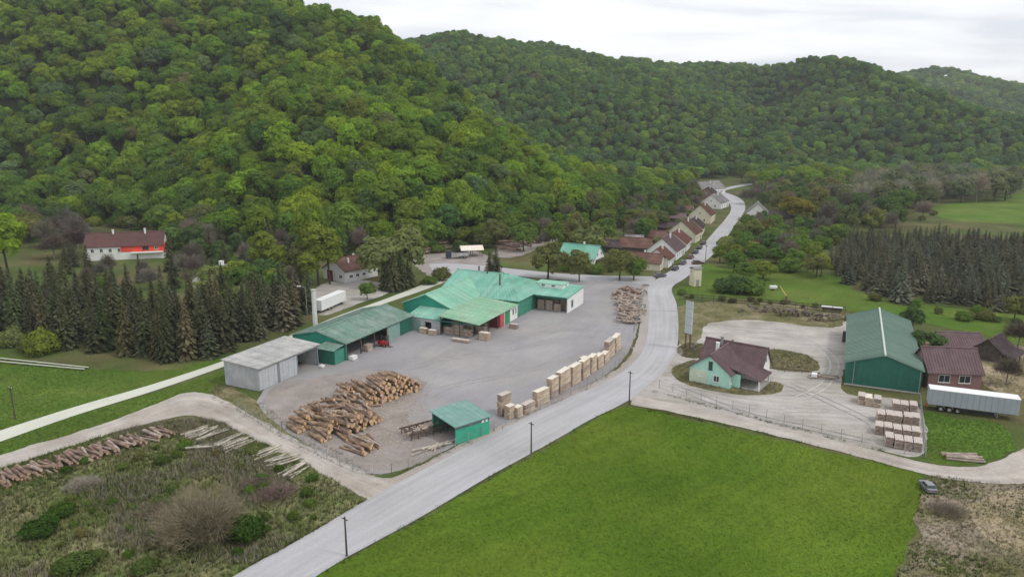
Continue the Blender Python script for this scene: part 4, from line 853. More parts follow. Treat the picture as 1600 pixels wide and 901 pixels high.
# in the lot before the warehouse
rows = [('front', [(1388, 698), (1403, 702), (1418, 705), (1433, 707)], False), ('second', [(1373, 680), (1387, 682), (1401, 685), (1416, 687), (1430, 689)], False),
        ('third', [(1375, 661), (1389, 662), (1402, 664), (1417, 665), (1430, 666)], False), ('back', [(1400, 644), (1413, 646), (1427, 647)], False), ('pale', [(1345, 632), (1357, 635), (1370, 637)], True)]
for nm, lst, fresh in rows:
    for i, p in enumerate(lst):
        q = G(*p) + Vector((math.cos(R(65)), math.sin(R(65)), 0)) * 1.3
        for k in range(2):
            pack((q.x + rng.uniform(-.08, .08), q.y + rng.uniform(-.08, .08), 0.055 + k * 0.80), R(65) + rng.uniform(-.04, .04), 2.5, 1.2, 0.8, ('%s pack of pale boards in the %s of the three bright stacks before the warehouse' % (('lower', 'upper')[k], ORD[i])) if fresh else ('%s pack of boards, stack %s from the left, %s row of the lot' % (('lower', 'upper')[k], ORD[i], nm)), 'board packs in the lot', fresh)
# under the canopy and about the hall
for i, (u_, w_, n) in enumerate(((-30.2, -18.0, 2), (-30.0, -15.4, 3), (-30.4, -12.8, 2), (-27.5, -17.6, 3), (-27.3, -14.2, 3), (-26.6, -11.2, 2), (-23.6, -16.4, 3), (-23.4, -12.6, 2))):
    for k in range(n):
        p = mill(u_, w_, k * 0.85); pack(p, ANG + math.pi / 2, 2.5, 1.1, 0.85, 'weathered board pack in the dark stacks under the sawmill canopy', 'board packs under the canopy', False)
for i, (u_, w_, n) in enumerate(((1.6, -7.4, 3), (1.6, -5.0, 3), (1.6, -2.6, 2), (3.6, -6.6, 3), (3.6, -4.0, 3), (3.6, -1.6, 3))):
    for k in range(n): pack(mill(u_, w_, k * 0.9), ANG + math.pi / 2, 2.0, 1.1, 0.9, 'weathered board pack in the open bay beside the white end wall', 'board packs in the open bay', False)
for p, L, h, lb in (((757, 531), 2.5, 1.9, 'tall pinkish pack of boards at the canopy corner'), ((803, 513), 2.0, 1.2, 'short pale board pack before the green gate'), ((720, 534), 4.5, 0.7, 'long low white-topped board pack before the canopy')):
    q = G(*p); pack((q.x, q.y, .055), ANG + math.pi / 2, L, 1.2, h, lb, None)
for p, lb in (((662, 520), 'pinkish board pack against the grey lean-to wall'), ((676, 523), 'pale board pack right of the pinkish one by the grey lean-to')):
    q = G(*p); pack((q.x, q.y, .055), ANG + math.pi / 2, 2.0, 1.1, 1.3, lb, None)

# ------------------------------------------------------------------ vehicles
def wheel(parent, x, y, r, wd=0.22):
    o = MB().tube((x, y - wd / 2, r), (x, y + wd / 2, r), r, n=16).build('wheel', M_RUBBER, parent)
    MB().tube((x, y - wd / 2 - 0.012, r), (x, y + wd / 2 + 0.012, r), r * 0.58, n=12).build('rim', M_GALV, o); return o
def car(label, pos, az, col, name='parked_car', k=1.0, group=None):
    t = empty(name, (pos[0], pos[1], pos[2] if len(pos) > 2 else 0.11), az, label, 'car', group); t.scale = (k, k, k)
    pm = mat('car_paint_%02d%02d%02d' % tuple(int(c * 99) for c in col), col, 0.3, 0.04, spec=0.5)
    hw = 0.86; mb = MB()
    mb.prism([(-2.05, 0.28), (2.0, 0.28), (2.1, 0.55), (2.02, 0.78), (1.0, 0.93), (-1.75, 0.95), (-2.08, 0.82)], 'y', -hw, hw); mb.build('body', pm, t)
    g = MB(); g.hexa([(-1.75, -hw + .05, .93), (1.05, -hw + .05, .93), (1.05, hw - .05, .93), (-1.75, hw - .05, .93)], [(-1.35, -hw + .2, 1.40), (0.25, -hw + .2, 1.42), (0.25, hw - .2, 1.42), (-1.35, hw - .2, 1.40)]); g.build('windows', M_GLASS, t)
    r_ = MB(); r_.hexa([(-1.42, -hw + .17, 1.39), (0.3, -hw + .17, 1.41), (0.3, hw - .17, 1.41), (-1.42, hw - .17, 1.39)], [(-1.25, -hw + .26, 1.47), (0.16, -hw + .26, 1.48), (0.16, hw - .26, 1.48), (-1.25, hw - .26, 1.47)])
    for sy in (-1, 1):
        for xx in (-1.58, -0.5, 0.66): r_.tube((xx, sy * (hw - .055), .94), (xx * 0.8 - .1, sy * (hw - .19), 1.41), 0.045, n=4)
    r_.build('roof', pm, t)
    for xx in (-1.3, 1.28):
        for sy in (-1, 1): wheel(t, xx, sy * 0.78, 0.31)
    for sy in (-1, 1):
        MB().box(2.02, 2.09, sy * 0.6 - 0.16, sy * 0.6 + 0.16, 0.58, 0.72).build('headlight', M_PLASTIC, t); MB().box(-2.1, -2.05, sy * 0.66 - 0.12, sy * 0.66 + 0.12, 0.6, 0.8).build('tail_light', M_REDPAINT, t)
    return t
for (px, py, col, lb, az) in ((1031, 433, (.10, .10, .11), 'dark car turning at the mouth of the side street', 20), (1055, 422, (.05, .05, .06), 'black car parked first along the village street', 62), (1067, 413, (.09, .09, .10), 'charcoal car parked second along the village street', 62),
                              (1079, 404, (.16, .06, .05), 'dark red car parked third along the village street', 62), (1087, 396, (.05, .06, .09), 'navy car parked fourth along the village street', 64), (1093, 389, (.07, .07, .07), 'dark grey car parked fifth along the village street', 64), (1099, 382, (.06, .05, .05), 'brownish black car parked farthest along the village street', 64),
                              (1090, 413, (.12, .05, .04), 'maroon car on the right side of the village street', 10), (1156, 343, (.5, .5, .5), 'silver car right of the far street', 66)):
    q = G(px, py); car(lb, (q.x, q.y, 0.11), R(az), col)
q = G(1449, 764); car('small grey car standing on the end of the farm track', (q.x, q.y, 0.09), R(84), (.20, .21, .23), k=0.74)
# semi-trailer
t = empty('semi_trailer', (73.9, 121.9, 0.05), R(-23), 'long grey semi-trailer with white roof parked on the grass', 'trailer')
mb = MB(); mb.box(0, 13.5, 0, 2.5, 1.15, 3.9); mb.build('cargo_box', mat('grey_tarpaulin', (0.34, 0.37, 0.41), 0.5, 0.06, 0.5, fine=0.05, fscale=3), t)
mb = MB(); mb.box(-0.05, 13.55, -0.05, 2.55, 3.904, 4.02); mb.build('roof', M_PLASTIC, t)
mb = MB()
for k in range(15): mb.box(0.4 + k * 0.9, 0.46 + k * 0.9, -0.025, -0.003, 1.2, 3.85)
mb.build('side_strap', mat('grey_strap', (0.26, 0.28, 0.31), 0.6, 0.05), t)
mb = MB(); mb.box(0.2, 13.2, 0.7, 0.95, 0.85, 1.14); mb.box(0.2, 13.2, 1.55, 1.8, 0.85, 1.14); mb.box(4.6, 10.0, 0.05, 0.12, 0.5, 1.0); mb.build('chassis', M_DARK, t)
for xx in (2.0, 3.3, 4.6):
    for yy in (0.25, 2.25): wheel(t, xx, yy, 0.5, 0.36)
for yy in (0.7, 1.8): MB().tube((10.6, yy, 0.0), (10.6, yy, 1.14), 0.09, n=8).build('landing_leg', M_GALV, t)
mb = MB(); mb.box(-0.06, -0.004, 0.05, 1.23, 1.2, 3.85); mb.box(-0.06, -0.004, 1.27, 2.45, 1.2, 3.85); mb.build('rear_door', M_GREYSHEET, t)
mb = MB(); mb.box(-0.1, 0.05, 0.1, 2.4, 0.45, 0.6); mb.build('underrun_bar', M_REDPAINT, t)
# white box body on the forecourt
q, q2 = G(503, 490), G(541, 473); d = q2 - q
t = empty('box_trailer', (q.x, q.y, 0.05), math.atan2(d.y, d.x), 'white box trailer parked below the white house', 'trailer')
mb = MB(); mb.box(0, d.length, 0, 2.4, 0.75, 3.4); mb.build('cargo_box', M_PLASTIC, t); mb = MB(); mb.box(-.04, d.length + .04, -.04, 2.44, 3.404, 3.5); mb.build('roof', M_FRAME, t)
for xx in (d.length * 0.3, d.length * 0.42, d.length * 0.85):
    for yy in (0.2, 2.2): wheel(t, xx, yy, 0.42, 0.3)
# vehicles on the loading ground behind
q = G(697, 405); t = empty('lorry', (q.x, q.y, 0.05), R(10), 'dark cab lorry with pale flatbed on the loading ground behind the sawmill', 'lorry')
mb = MB(); mb.prism([(0, 0.5), (2.0, 0.5), (2.0, 2.9), (0.4, 2.9), (0.1, 1.6), (0, 1.5)], 'y', 0, 2.3); mb.build('cab', mat('dark_blue_cab', (.04, .05, .08), .4, .05), t); mb = MB(); mb.box(0.03, 0.09, 0.2, 2.1, 1.7, 2.6); mb.build('windscreen', M_GLASS, t)
mb = MB(); mb.box(2.2, 8.4, 0, 2.4, 1.0, 1.2); mb.box(2.2, 8.4, 0, 0.08, 1.21, 1.8); mb.box(2.2, 8.4, 2.32, 2.4, 1.21, 1.8); mb.build('flatbed', M_GREYROOF, t)
for xx in (1.0, 5.8, 7.0):
    for yy in (0.2, 2.2): wheel(t, xx, yy, 0.48, 0.3)
q = G(722, 402); t = empty('open_shelter', (q.x, q.y, 0.05), R(12), 'small open shelter with pale cream roof behind the sawmill', 'shelter')
gable_roof(t, 0, 8, 0, 5.5, 2.6, 3.8, 'x', 0.4, M_BOARDTOP, 0.8)
for xx in (0.3, 4, 7.7):
    for yy in (0.3, 5.2): MB().box(xx - .1, xx + .1, yy - .1, yy + .1, 0, 2.65).build('post', M_OLDWOOD, t)
# red forklift in the machine shed
q = G(600, 541); t = empty('forklift', (q.x, q.y, 0.06), ANG - math.pi / 2, 'red forklift parked at the open bay of the green machine shed', 'forklift')
mb = MB(); mb.prism([(-1.3, 0.3), (0.9, 0.3), (0.9, 0.9), (0.1, 1.0), (-0.3, 1.35), (-1.3, 1.35)], 'y', -0.65, 0.65); mb.build('body', M_REDPAINT, t)
mb = MB()
for xx in (-0.9, 0.7):
    for sy in (-0.58, 0.58): mb.tube((xx, sy, 0.9), (xx * 0.8, sy * 0.9, 2.2), 0.05, n=6)
mb.box(-0.85, 0.65, -0.6, 0.6, 2.2, 2.28); mb.build('cage', M_DARK, t)
mb = MB(); mb.box(1.0, 1.12, -0.5, -0.38, 0.1, 2.7); mb.box(1.0, 1.12, 0.38, 0.5, 0.1, 2.7); mb.box(1.0, 1.1, -0.37, 0.37, 2.5, 2.6); mb.build('mast', M_STEEL, t)
for sy in (-0.3, 0.3): MB().box(1.13, 2.2, sy - .06, sy + .06, 0.1, 0.17).build('fork', M_STEEL, t)
for xx in (-0.9, 0.6):
    for sy in (-0.62, 0.62): wheel(t, xx, sy, 0.36, 0.24)
# small clutter in front of the shed
for (px, py, sx, sy, sz, mm, lb) in ((552, 562, 1.6, 1.1, 0.9, M_PLASTIC, 'white wrapped pallet at the corner of the machine shed'), (575, 548, 1.8, 1.2, 1.5, M_BOARD2, 'pinkish crate inside the open bay left of the forklift'), (503, 574, 1.0, 0.8, 0.5, M_PLASTIC, 'small white crate between the grey shed and the green annex'), (1272, 590, 1.2, 1.0, 0.9, M_PLASTIC, 'white crate beside the thin logs at the warehouse')):
    q = G(px, py); t = empty('pallet_crate', (q.x, q.y, 0.06), ANG, lb, 'crate')
    MB().box(-sx / 2, sx / 2, -sy / 2, sy / 2, 0.14, sz).build('load', mm, t); mb = MB()
    for yy in (-sy / 2, -0.06, sy / 2 - 0.12): mb.box(-sx / 2, sx / 2, yy, yy + 0.12, 0, 0.136)
    mb.build('pallet', M_BOARD2, t)
# ------------------------------------------------------------------ log conveyor beside the small green shed
q = G(640, 690); q2 = G(706, 672); d = q2 - q
t = empty('log_conveyor', (q.x, q.y, 0.06), math.atan2(d.y, d.x), 'dark steel log conveyor frame running into the small green shed', 'conveyor')
Lc = d.length - 0.5
for yy in (0.0, 1.6, 3.4): MB().box(0, Lc, yy, yy + 0.16, 0.85, 1.1).build('rail', M_STEEL, t)
for k in range(6):
    xx = 0.3 + k * (Lc - 0.6) / 5
    mb = MB(); mb.box(xx, xx + 0.14, 0.02, 0.14, 0, 0.846); mb.box(xx, xx + 0.14, 3.42, 3.54, 0, 0.846); mb.build('leg', M_STEEL, t)
    mb = MB(); mb.box(xx, xx + 0.12, 0.165, 1.595, 0.9, 1.04); mb.box(xx, xx + .12, 1.765, 3.395, 0.9, 1.04); mb.build('crossbar', M_STEEL, t)
for k in range(4):
    xx = 0.5 + k * 1.5; mb = MB(); mb.box(xx, xx + 0.1, -0.1, -0.004, 0.3, 1.9); mb.tube((xx + .05, -.05, 1.8), (xx + 0.8, 0.4, 1.0), 0.05, n=6); mb.build('stop_arm', M_STEEL, t)
for k in range(8): MB().tube((0.6 + k * Lc / 9, 1.78, 1.0), (0.6 + k * Lc / 9, 3.38, 1.0), 0.11, n=8).build('roller', M_STEEL, t)
for k in range(5):
    c = q.lerp(q2, 0.25 + 0.12 * k) + Vector((-d.y, d.x, 0)).normalized() * (0.5 + 0.35 * k)
    log('conveyor_log', 'grey', (c.x, c.y, 1.3 + 0.05 * k), math.atan2(d.y, d.x) + rng.gauss(0, .1), 4.2, 0.2, 'dark log lying on the steel conveyor beside the small green shed', 'logs on the conveyor')
for k in range(12):
    c = G(662, 706).lerp(G(705, 692), k / 11) + Vector((rng.uniform(-.5, .5), rng.uniform(-.6, .6), 0)); log('slab_wood', 'pale' if k % 3 else 'grey', (c.x, c.y, 0.22 + 0.25 * (k % 2)), R(40) + rng.gauss(0, .25), rng.uniform(2.4, 4), rng.uniform(.1, .17), 'offcut slab lying in front of the conveyor by the fence', 'offcuts before the conveyor', cat='offcut')

# ------------------------------------------------------------------ fences
def fence(name, label, pxs, h=1.6, gap=3.0, wires=True, pm=None, rails=0, vs_=0.3, base=0.05):
    pts, length = resample(w(pxs), max(2, int(sum((b - a).length for a, b in zip(w(pxs), w(pxs)[1:])) / gap) + 1))
    t = empty(name, (pts[0].x, pts[0].y, base), 0, label, 'fence'); o = Vector((pts[0].x, pts[0].y, 0))
    pme = MB().tube((0, 0, 0), (0, 0, h + 0.12), 0.055, n=6).mesh('post', pm or M_GALV)
    for p in pts: link('post', pme, t, p - o)
    mb = MB()
    for a, b in zip(pts, pts[1:]):
        a2, b2 = a - o, b - o
        if wires:
            for zz in (0.08, h * 0.5, h): mb.tube((a2.x, a2.y, zz), (b2.x, b2.y, zz), 0.014, n=3, capped=False)
            n = max(1, int((b - a).length / vs_))
            for k in range(1, n):
                c = a2.lerp(b2, k / n); mb.tube((c.x, c.y, 0.08), (c.x, c.y, h), 0.008, n=3, capped=False)
    if wires: mb.build('wire_mesh', M_GALV, t)
    if rails:
        for a, b in zip(pts, pts[1:]):
            for k in range(rails):
                zz = h * (k + 1) / rails - 0.1; dd = b - a; r_ = MB(); r_.box(0.02, dd.length - 0.02, -0.085, -0.06, zz - 0.08, zz + 0.08)
                link('rail', r_.mesh('rail', pm or M_GALV), t, a - o, math.atan2(dd.y, dd.x))
    return t
fence('yard_fence', 'wire mesh fence on thin posts along the road side of the yard', [(612, 742), (700, 707), (790, 664), (880, 624), (955, 582), (975, 563)], 1.7)
fence('track_fence', 'wire mesh fence between the near log heap and the dirt track', [(372, 640), (420, 672), (500, 712), (565, 744), (612, 742)], 1.7)
fence('heap_fence', 'wire mesh fence between the roadside log heap and the road', [(990, 520), (1001, 490), (1007, 450)], 1.7)
fence('lot_fence', 'wire mesh fence in front of the gravel lot along the farm track', [(1030, 606), (1100, 628), (1200, 655), (1300, 682), (1400, 706), (1446, 716), (1440, 660), (1437, 630)], 1.6)
fence('back_fence', 'pale railed fence along the back of the gravel lot', [(1062, 470), (1130, 475), (1200, 480), (1260, 486), (1320, 492)], 2.2, 3.0, False, M_OLDWOOD, 3)
fence('pasture_fence', 'low wooden rail behind the mint house', [(1200, 580), (1240, 582), (1280, 588)], 0.8, 2.5, False, M_OLDWOOD, 1)
# trestle of pale pipes lying over the left field
q, q2 = G(-20, 565), G(132, 579); d = q2 - q
t = empty('irrigation_pipe', (q.x, q.y, 0.03), math.atan2(d.y, d.x), 'pair of pale pipes lying across the left field', 'pipe')
for yy in (0.0, 1.8): MB().tube((0, yy, 0.35), (d.length, yy * 0.6, 0.35), 0.14, n=8).build('pipe', M_LANE, t)
for k in range(8): MB().box(k * d.length / 7.2, k * d.length / 7.2 + 0.2, -0.3, 1.9, 0, 0.2).build('bearer', M_OLDWOOD, t)

# ------------------------------------------------------------------ poles, lamps, chimney, sign
def pole(px, py, h, label, name='utility_pole', arm=0, m=None):
    q = G(px, py); t = empty(name, (q.x, q.y, 0.0), R(-36), label, 'pole')
    MB().tube((0, 0, -0.2), (0, 0, h), 0.13, 0.09, n=10).build('shaft', m or M_POLEWOOD, t)
    mb = MB(); mb.box(-0.5, 0.5, -0.05, 0.05, h - 0.35, h - 0.25); mb.build('crossarm', M_POLEWOOD, t)
    for xx in (-0.42, 0.42): MB().tube((xx, 0, h - 0.245), (xx, 0, h - 0.08), 0.045, n=6).build('insulator', M_FRAME, t)
    return t
pole(542, 869, 5.2, 'dark wooden pole at the meadow edge in the foreground'); pole(830, 708, 5.2, 'dark wooden pole beside the road near the small green shed'); pole(983, 632, 6.4, 'dark wooden pole at the far corner of the meadow')
pole(24, 655, 6.0, 'thin dark pole in the left field'); pole(1102, 413, 7.0, 'dark pole beside the village street')
def lamp(px, py, h, label, az=0):
    q = G(px, py); t = empty('street_lamp', (q.x, q.y, 0), R(az), label, 'lamp')
    MB().tube((0, 0, -.1), (0, 0, h), 0.1, 0.06, n=8).build('shaft', M_GALV, t); MB().tube((0, 0, h - .05), (1.3, 0, h + 0.25), 0.04, n=6).build('arm', M_GALV, t)
    mb = MB(); mb.hexa([(1.2, -.2, h + .14), (2.2, -.2, h + .2), (2.2, .2, h + .2), (1.2, .2, h + .14)], [(1.2, -.15, h + .34), (2.2, -.12, h + .38), (2.2, .12, h + .38), (1.2, .15, h + .34)]); mb.build('lamp_head', M_FRAME, t)
lamp(631, 452, 8.4, 'street lamp beside the lane behind the sawmill', 160); lamp(480, 492, 7.6, 'street lamp among the spruces near the white chimney', 180)
p = mill(-46.5, -45.0); t = empty('concrete_chimney', (p.x, p.y, 0.0), 0, 'plain white concrete chimney behind the machine shed', 'chimney')
MB().tube((0, 0, 0), (0, 0, 11.4), 0.6, 0.5, n=16).build('shaft', mat('pale_concrete', (.58, .58, .56), .9, .1, 0.8), t); MB().tube((0, 0, 11.41), (0, 0, 11.7), 0.62, n=16).build('rim', M_CONCRETE, t); MB().box(-1, 1, -1, 1, -0.1, 0.5).build('plinth', M_CONCRETE, t)
q = G(1074, 545); t = empty('totem_sign', (q.x, q.y, 0.05), R(38), 'tall narrow pale roadside sign panel on steel posts by the lot', 'sign')
for yy in (-0.6, 0.6): MB().box(-0.12, 0.12, yy - 0.12, yy + 0.12, 0, 11.0).build('post', M_STEEL, t)
mb = MB(); mb.box(-0.2, 0.2, -0.9, 0.9, 3.6, 11.2); mb.build('panel', mat('faded_sign_panel', (.44, .48, .48), .6, .08, .4), t); mb = MB(); mb.box(-.24, .24, -.96, .96, 11.204, 11.32); mb.box(-.24, .24, -.96, .96, 3.48, 3.596); mb.build('frame', M_STEEL, t)
for zz in (5.5, 7.4, 9.3): MB().box(-0.205, 0.205, -.905, .905, zz, zz + 0.05).build('panel_joint', M_STEEL, t)
# small white trailer and a loader boom at the far fence
q = G(1208, 453); t = empty('white_cart', (q.x, q.y, 0.03), R(5), 'small white two-wheeled cart on the pasture behind the lot', 'cart')
MB().box(-1.1, 1.1, -.6, .6, .55, 1.3).build('box', M_PLASTIC, t); MB().box(1.1, 2.1, -.05, .05, .5, .58).build('drawbar', M_STEEL, t)
for sy in (-.7, .7): wheel(t, 0, sy, .3, .16)
q = G(1228, 474); t = empty('loader_crane', (q.x, q.y, 0.03), R(120), 'small loader crane with pale yellow boom at the back fence', 'crane')
MB().box(-.9, .9, -.8, .8, .0, 1.1).build('base', M_STEEL, t); MB().tube((0, 0, 1.1), (0, 0, 2.2), .25, n=8).build('column', M_STEEL, t); MB().tube((0, 0, 2.1), (2.6, 0, 4.6), .16, .1, n=8).build('boom', mat('yellow_paint', (.5, .36, .12), .6, .1), t); MB().tube((2.6, 0, 4.6), (3.6, 0, 3.4), .1, .07, n=8).build('jib', M_STEEL, t)
# two long white-topped troughs by the warehouse corner
for i, (a, b, lb) in enumerate((((1283, 486), (1316, 489), 'long white-topped trough left of the warehouse back corner'),)):
    A, B = G(*a), G(*b); d = B - A; t = empty('trough', (A.x, A.y, .06), math.atan2(d.y, d.x), lb, 'trough'); MB().box(0, d.length, -.6, .6, 1.3, 1.5).build('lid', M_PLASTIC, t)
    MB().box(0.2, d.length - .2, -.5, .5, .5, 1.296).build('tank', M_OLDWOOD, t)
    for xx in (.5, d.length - .7): MB().box(xx, xx + .2, -.45, .45, 0, .496).build('leg', M_OLDWOOD, t)

# ------------------------------------------------------------------ trees
def add_rnd(me, rnd):
    a = me.attributes.new('rnd', 'FLOAT', 'FACE'); a.data.foreach_set('value', np.asarray(rnd, np.float32))
def unit(v): return v / np.maximum(np.linalg.norm(v, axis=-1, keepdims=True), 1e-9)
def cards(rs, c, nrm, size, aspect=0.75):
    """leaf sprays: one irregular quad per centre"""
    n = len(c); t = unit(np.cross(nrm, rs.normal(size=(n, 3)))); b = np.cross(nrm, t); s = size[:, None]
    q = np.stack([c - t * s - b * s * aspect * rs.uniform(.5, 1.1, (n, 1)), c + t * s * rs.uniform(.6, 1.1, (n, 1)) - b * s * aspect * rs.uniform(.3, .9, (n, 1)),
                  c + t * s + b * s * aspect * rs.uniform(.5, 1.1, (n, 1)), c - t * s * rs.uniform(.6, 1.1, (n, 1)) + b * s * aspect * rs.uniform(.3, .9, (n, 1))], 1)
    q[:, 1] += nrm * s * rs.uniform(-.35, .1, (n, 1)); q[:, 3] += nrm * s * rs.uniform(-.35, .1, (n, 1))
    return q.reshape(-1, 3)
def crown_mesh(name, V, mat_, rnd):
    me = grid_mesh(name, V, np.arange(len(V)).reshape(-1, 4), mat_); add_rnd(me, rnd); return me
def broad_crown(seed, Rc, zb, Hc, nl=17, ncard=1500, size=0.5, lobe=(.27, .44)):
    rs = np.random.RandomState(seed); k = np.arange(nl); zz = -0.45 + 1.42 * (k + .5) / nl; ph = k * 2.39996 + rs.uniform(-.4, .4, nl); zz = np.clip(zz + rs.uniform(-.1, .1, nl), -.5, 1)
    d = np.stack([np.cos(ph) * np.sqrt(1 - np.minimum(zz ** 2, .999)), np.sin(ph) * np.sqrt(1 - np.minimum(zz ** 2, .999)), zz], 1)
    ext = np.array([Rc * .64, Rc * .64, Hc * .5 * .68]) * rs.uniform(.72, 1.12, (nl, 1)); ctr = np.array([0, 0, zb + Hc * .46]); C = ctr + d * ext
    lr = Rc * rs.uniform(lobe[0], lobe[1], nl); flat = rs.uniform(.7, .95, nl)
    pick = rs.choice(nl, ncard * 2, p=lr ** 2 / (lr ** 2).sum()); u = unit(rs.normal(size=(ncard * 2, 3))); u[:, 2] = np.where((u[:, 2] < -.25) & (rs.rand(ncard * 2) < .6), -u[:, 2], u[:, 2])
    rad = lr[pick] * np.where(rs.rand(ncard * 2) < .16, rs.uniform(1.0, 1.28, ncard * 2), rs.uniform(.7, 1.06, ncard * 2)); p = C[pick] + u * rad[:, None] * np.stack([np.ones(ncard * 2), np.ones(ncard * 2), flat[pick]], 1)
    dist = np.linalg.norm(p[:, None, :] - C[None], axis=2) / lr[None]; dist[np.arange(len(p)), pick] = 9
    ok = np.where(dist.min(1) > .62)[0][:ncard]; p, u = p[ok], u[ok]; out = unit(p - ctr)
    nrm = unit(u * .75 + out * .45 + rs.normal(size=p.shape) * .38)
    lob_r = rs.uniform(-.18, .18, nl)[pick[ok]]
    return crown_mesh('crown', cards(rs, p, nrm, size * rs.uniform(.6, 1.25, len(p))), LEAF, np.clip(rs.uniform(.15, .85, len(p)) + lob_r, 0, 1))
def conifer_crown(seed, Hc, Rm, zb=0.8, step=0.62, nb=9, dens=3):
    rs = np.random.RandomState(seed); c, nn, sz, tt = [], [], [], []
    z = zb
    while z < Hc - .3:
        f = (z - zb) / (Hc - zb); r = Rm * (1 - f) ** .85 * rs.uniform(.85, 1.12) + .12; m_ = max(4, int(nb * (1 - .5 * f)))
        for j in range(m_):
            a = 2 * math.pi * (j + rs.rand()) / m_; e = np.array([math.cos(a), math.sin(a), 0]); rr = r * rs.uniform(.75, 1.1)
            for k in range(dens):
                g = (k + .7) / dens; c.append(e * rr * g + np.array([0, 0, z - .32 * rr * g + rs.uniform(-.15, .15)])); nn.append(e * .45 + np.array([0, 0, 1]) + rs.normal(size=3) * .25); sz.append(max(.22, rr / dens * .75)); tt.append(e)
        z += step * rs.uniform(.8, 1.2) * (1 - .35 * f)
    c.append(np.array([0, 0, Hc - .1])); nn.append(np.array([1, 0, .1])); sz.append(.3); tt.append(np.array([0, 0, 1.]))
    c, nn, sz, tt = map(np.array, (c, nn, sz, tt)); nn = unit(nn); t_ = unit(tt - nn * (tt * nn).sum(1, keepdims=True)); t_[:, 2] -= .15; b = np.cross(nn, t_); s = sz[:, None]
    q = np.stack([c - t_ * s - b * s * .45, c + t_ * s * .2 - b * s * .75, c + t_ * s * 1.25, c + t_ * s * .2 + b * s * .75], 1)
    q[:, 1, 2] -= .25 * sz; q[:, 3, 2] -= .25 * sz
    return crown_mesh('crown', q.reshape(-1, 3), NEEDLE, rs.rand(len(c)))
def twig_crown(seed, Rc, zb, Hc, n=1400, ln=0.9, wd=0.05, base=(0, 0, 0)):
    """bare branches: slivers that spread up and out"""
    rs = np.random.RandomState(seed); u = unit(rs.normal(size=(n, 3))); u[:, 2] = np.abs(u[:, 2]) * .9 - .1; lump = 1 + .22 * np.sin(u[:, 0] * 7 + seed) * np.cos(u[:, 1] * 6)
    rad = rs.uniform(.12, 1, n) ** .6 * lump; p = np.array([0, 0, zb + Hc * .25]) + u * rad[:, None] * np.array([Rc, Rc, Hc * .75])
    d = unit(u * np.array([1, 1, .9]) + np.array([0, 0, .45]) + rs.normal(size=(n, 3)) * .45); s = unit(np.cross(d, rs.normal(size=(n, 3)))); L_ = ln * rs.uniform(.5, 1.3, (n, 1)); w_ = wd * rs.uniform(.5, 1.2, (n, 1))
    q = np.stack([p - d * L_ - s * w_, p - d * L_ + s * w_, p + d * L_ + s * w_ * .3, p + d * L_ - s * w_ * .3], 1)
    return crown_mesh('crown', q.reshape(-1, 3), TWIG, rs.rand(n))
M_BARK = mat('tree_bark', (0.075, 0.062, 0.048), 0.95, 0.25, 1.0); M_BARKPALE = mat('pale_tree_bark', (0.22, 0.20, 0.17), 0.95, 0.25, 1.0)
def trunk_mesh(seed, h, r, limbs=4, spread=2.0, m=None, stems=1):
    r_ = random.Random(seed); mb = MB()
    for s_ in range(stems):
        bx, by = (0, 0) if stems == 1 else (r_.uniform(-.3, .3), r_.uniform(-.3, .3)); p = Vector((bx, by, -.3)); q = Vector((bx + r_.uniform(-.25, .25) * stems, by + r_.uniform(-.25, .25) * stems, h * .5)); e = Vector((q.x + r_.uniform(-.3, .3) * stems, q.y + r_.uniform(-.3, .3) * stems, h))
        mb.tube(p, q, r, r * .72, n=7); mb.tube(q, e, r * .72, r * .25, n=7)
    for k in range(limbs):
        a = 2 * math.pi * (k + r_.random() * .6) / max(1, limbs); z = h * r_.uniform(.4, .7); mb.tube((0, 0, z), (math.cos(a) * spread, math.sin(a) * spread, z + h * r_.uniform(.2, .35)), r * .4, r * .12, n=5)
    return mb.mesh('trunk', m or M_BARK)
KIND = {}
def kinds(name, crowns, trunks): KIND[name] = list(zip(crowns, trunks))
FS = [(6.6, 13.5), (5.2, 15.5), (7.4, 12.5), (5.8, 14.0), (6.8, 15.0), (4.6, 12.0), (7.0, 13.0), (5.6, 16.0), (6.2, 11.5)]
kinds('forest', [broad_crown(100 + k, a, 2.2, b, 18 + 2 * (k % 5), 2500, 0.46, (.20, .40)) for k, (a, b) in enumerate(FS)], [trunk_mesh(k, 12, .3, 4, 2.6) for k in range(9)])
kinds('tree', [broad_crown(200 + k, 4.3, 0.3, 10.0, 15 + 2 * k, 1900, 0.34, (.22, .42)) for k in range(4)], [trunk_mesh(20 + k, 8, .24, 5, 2.0) for k in range(4)])
kinds('poplar', [broad_crown(300 + k, 2.3, 1.5, 12.0, 22, 2000, 0.30, (.38, .55)) for k in range(3)], [trunk_mesh(30 + k, 11, .2, 4, .9) for k in range(3)])
kinds('spruce', [conifer_crown(400 + k, 12.0 + k % 3, 2.75 + .3 * (k % 2), .3, .52, 11) for k in range(5)], [trunk_mesh(40 + k, 11.5, .18, 0) for k in range(5)])
kinds('shrub', [broad_crown(500 + k, 1.9, -.4, 3.0, 13, 1500, 0.16, (.32, .5)) for k in range(4)], [trunk_mesh(50 + k, 1.6, .07, 5, 1.0, None, 3) for k in range(4)])
kinds('bare', [twig_crown(600 + k, 3.6, 2.5, 8.0, 2200, .8, .05) for k in range(3)], [trunk_mesh(60 + k, 8.5, .2, 7, 2.4, M_BARKPALE) for k in range(3)])
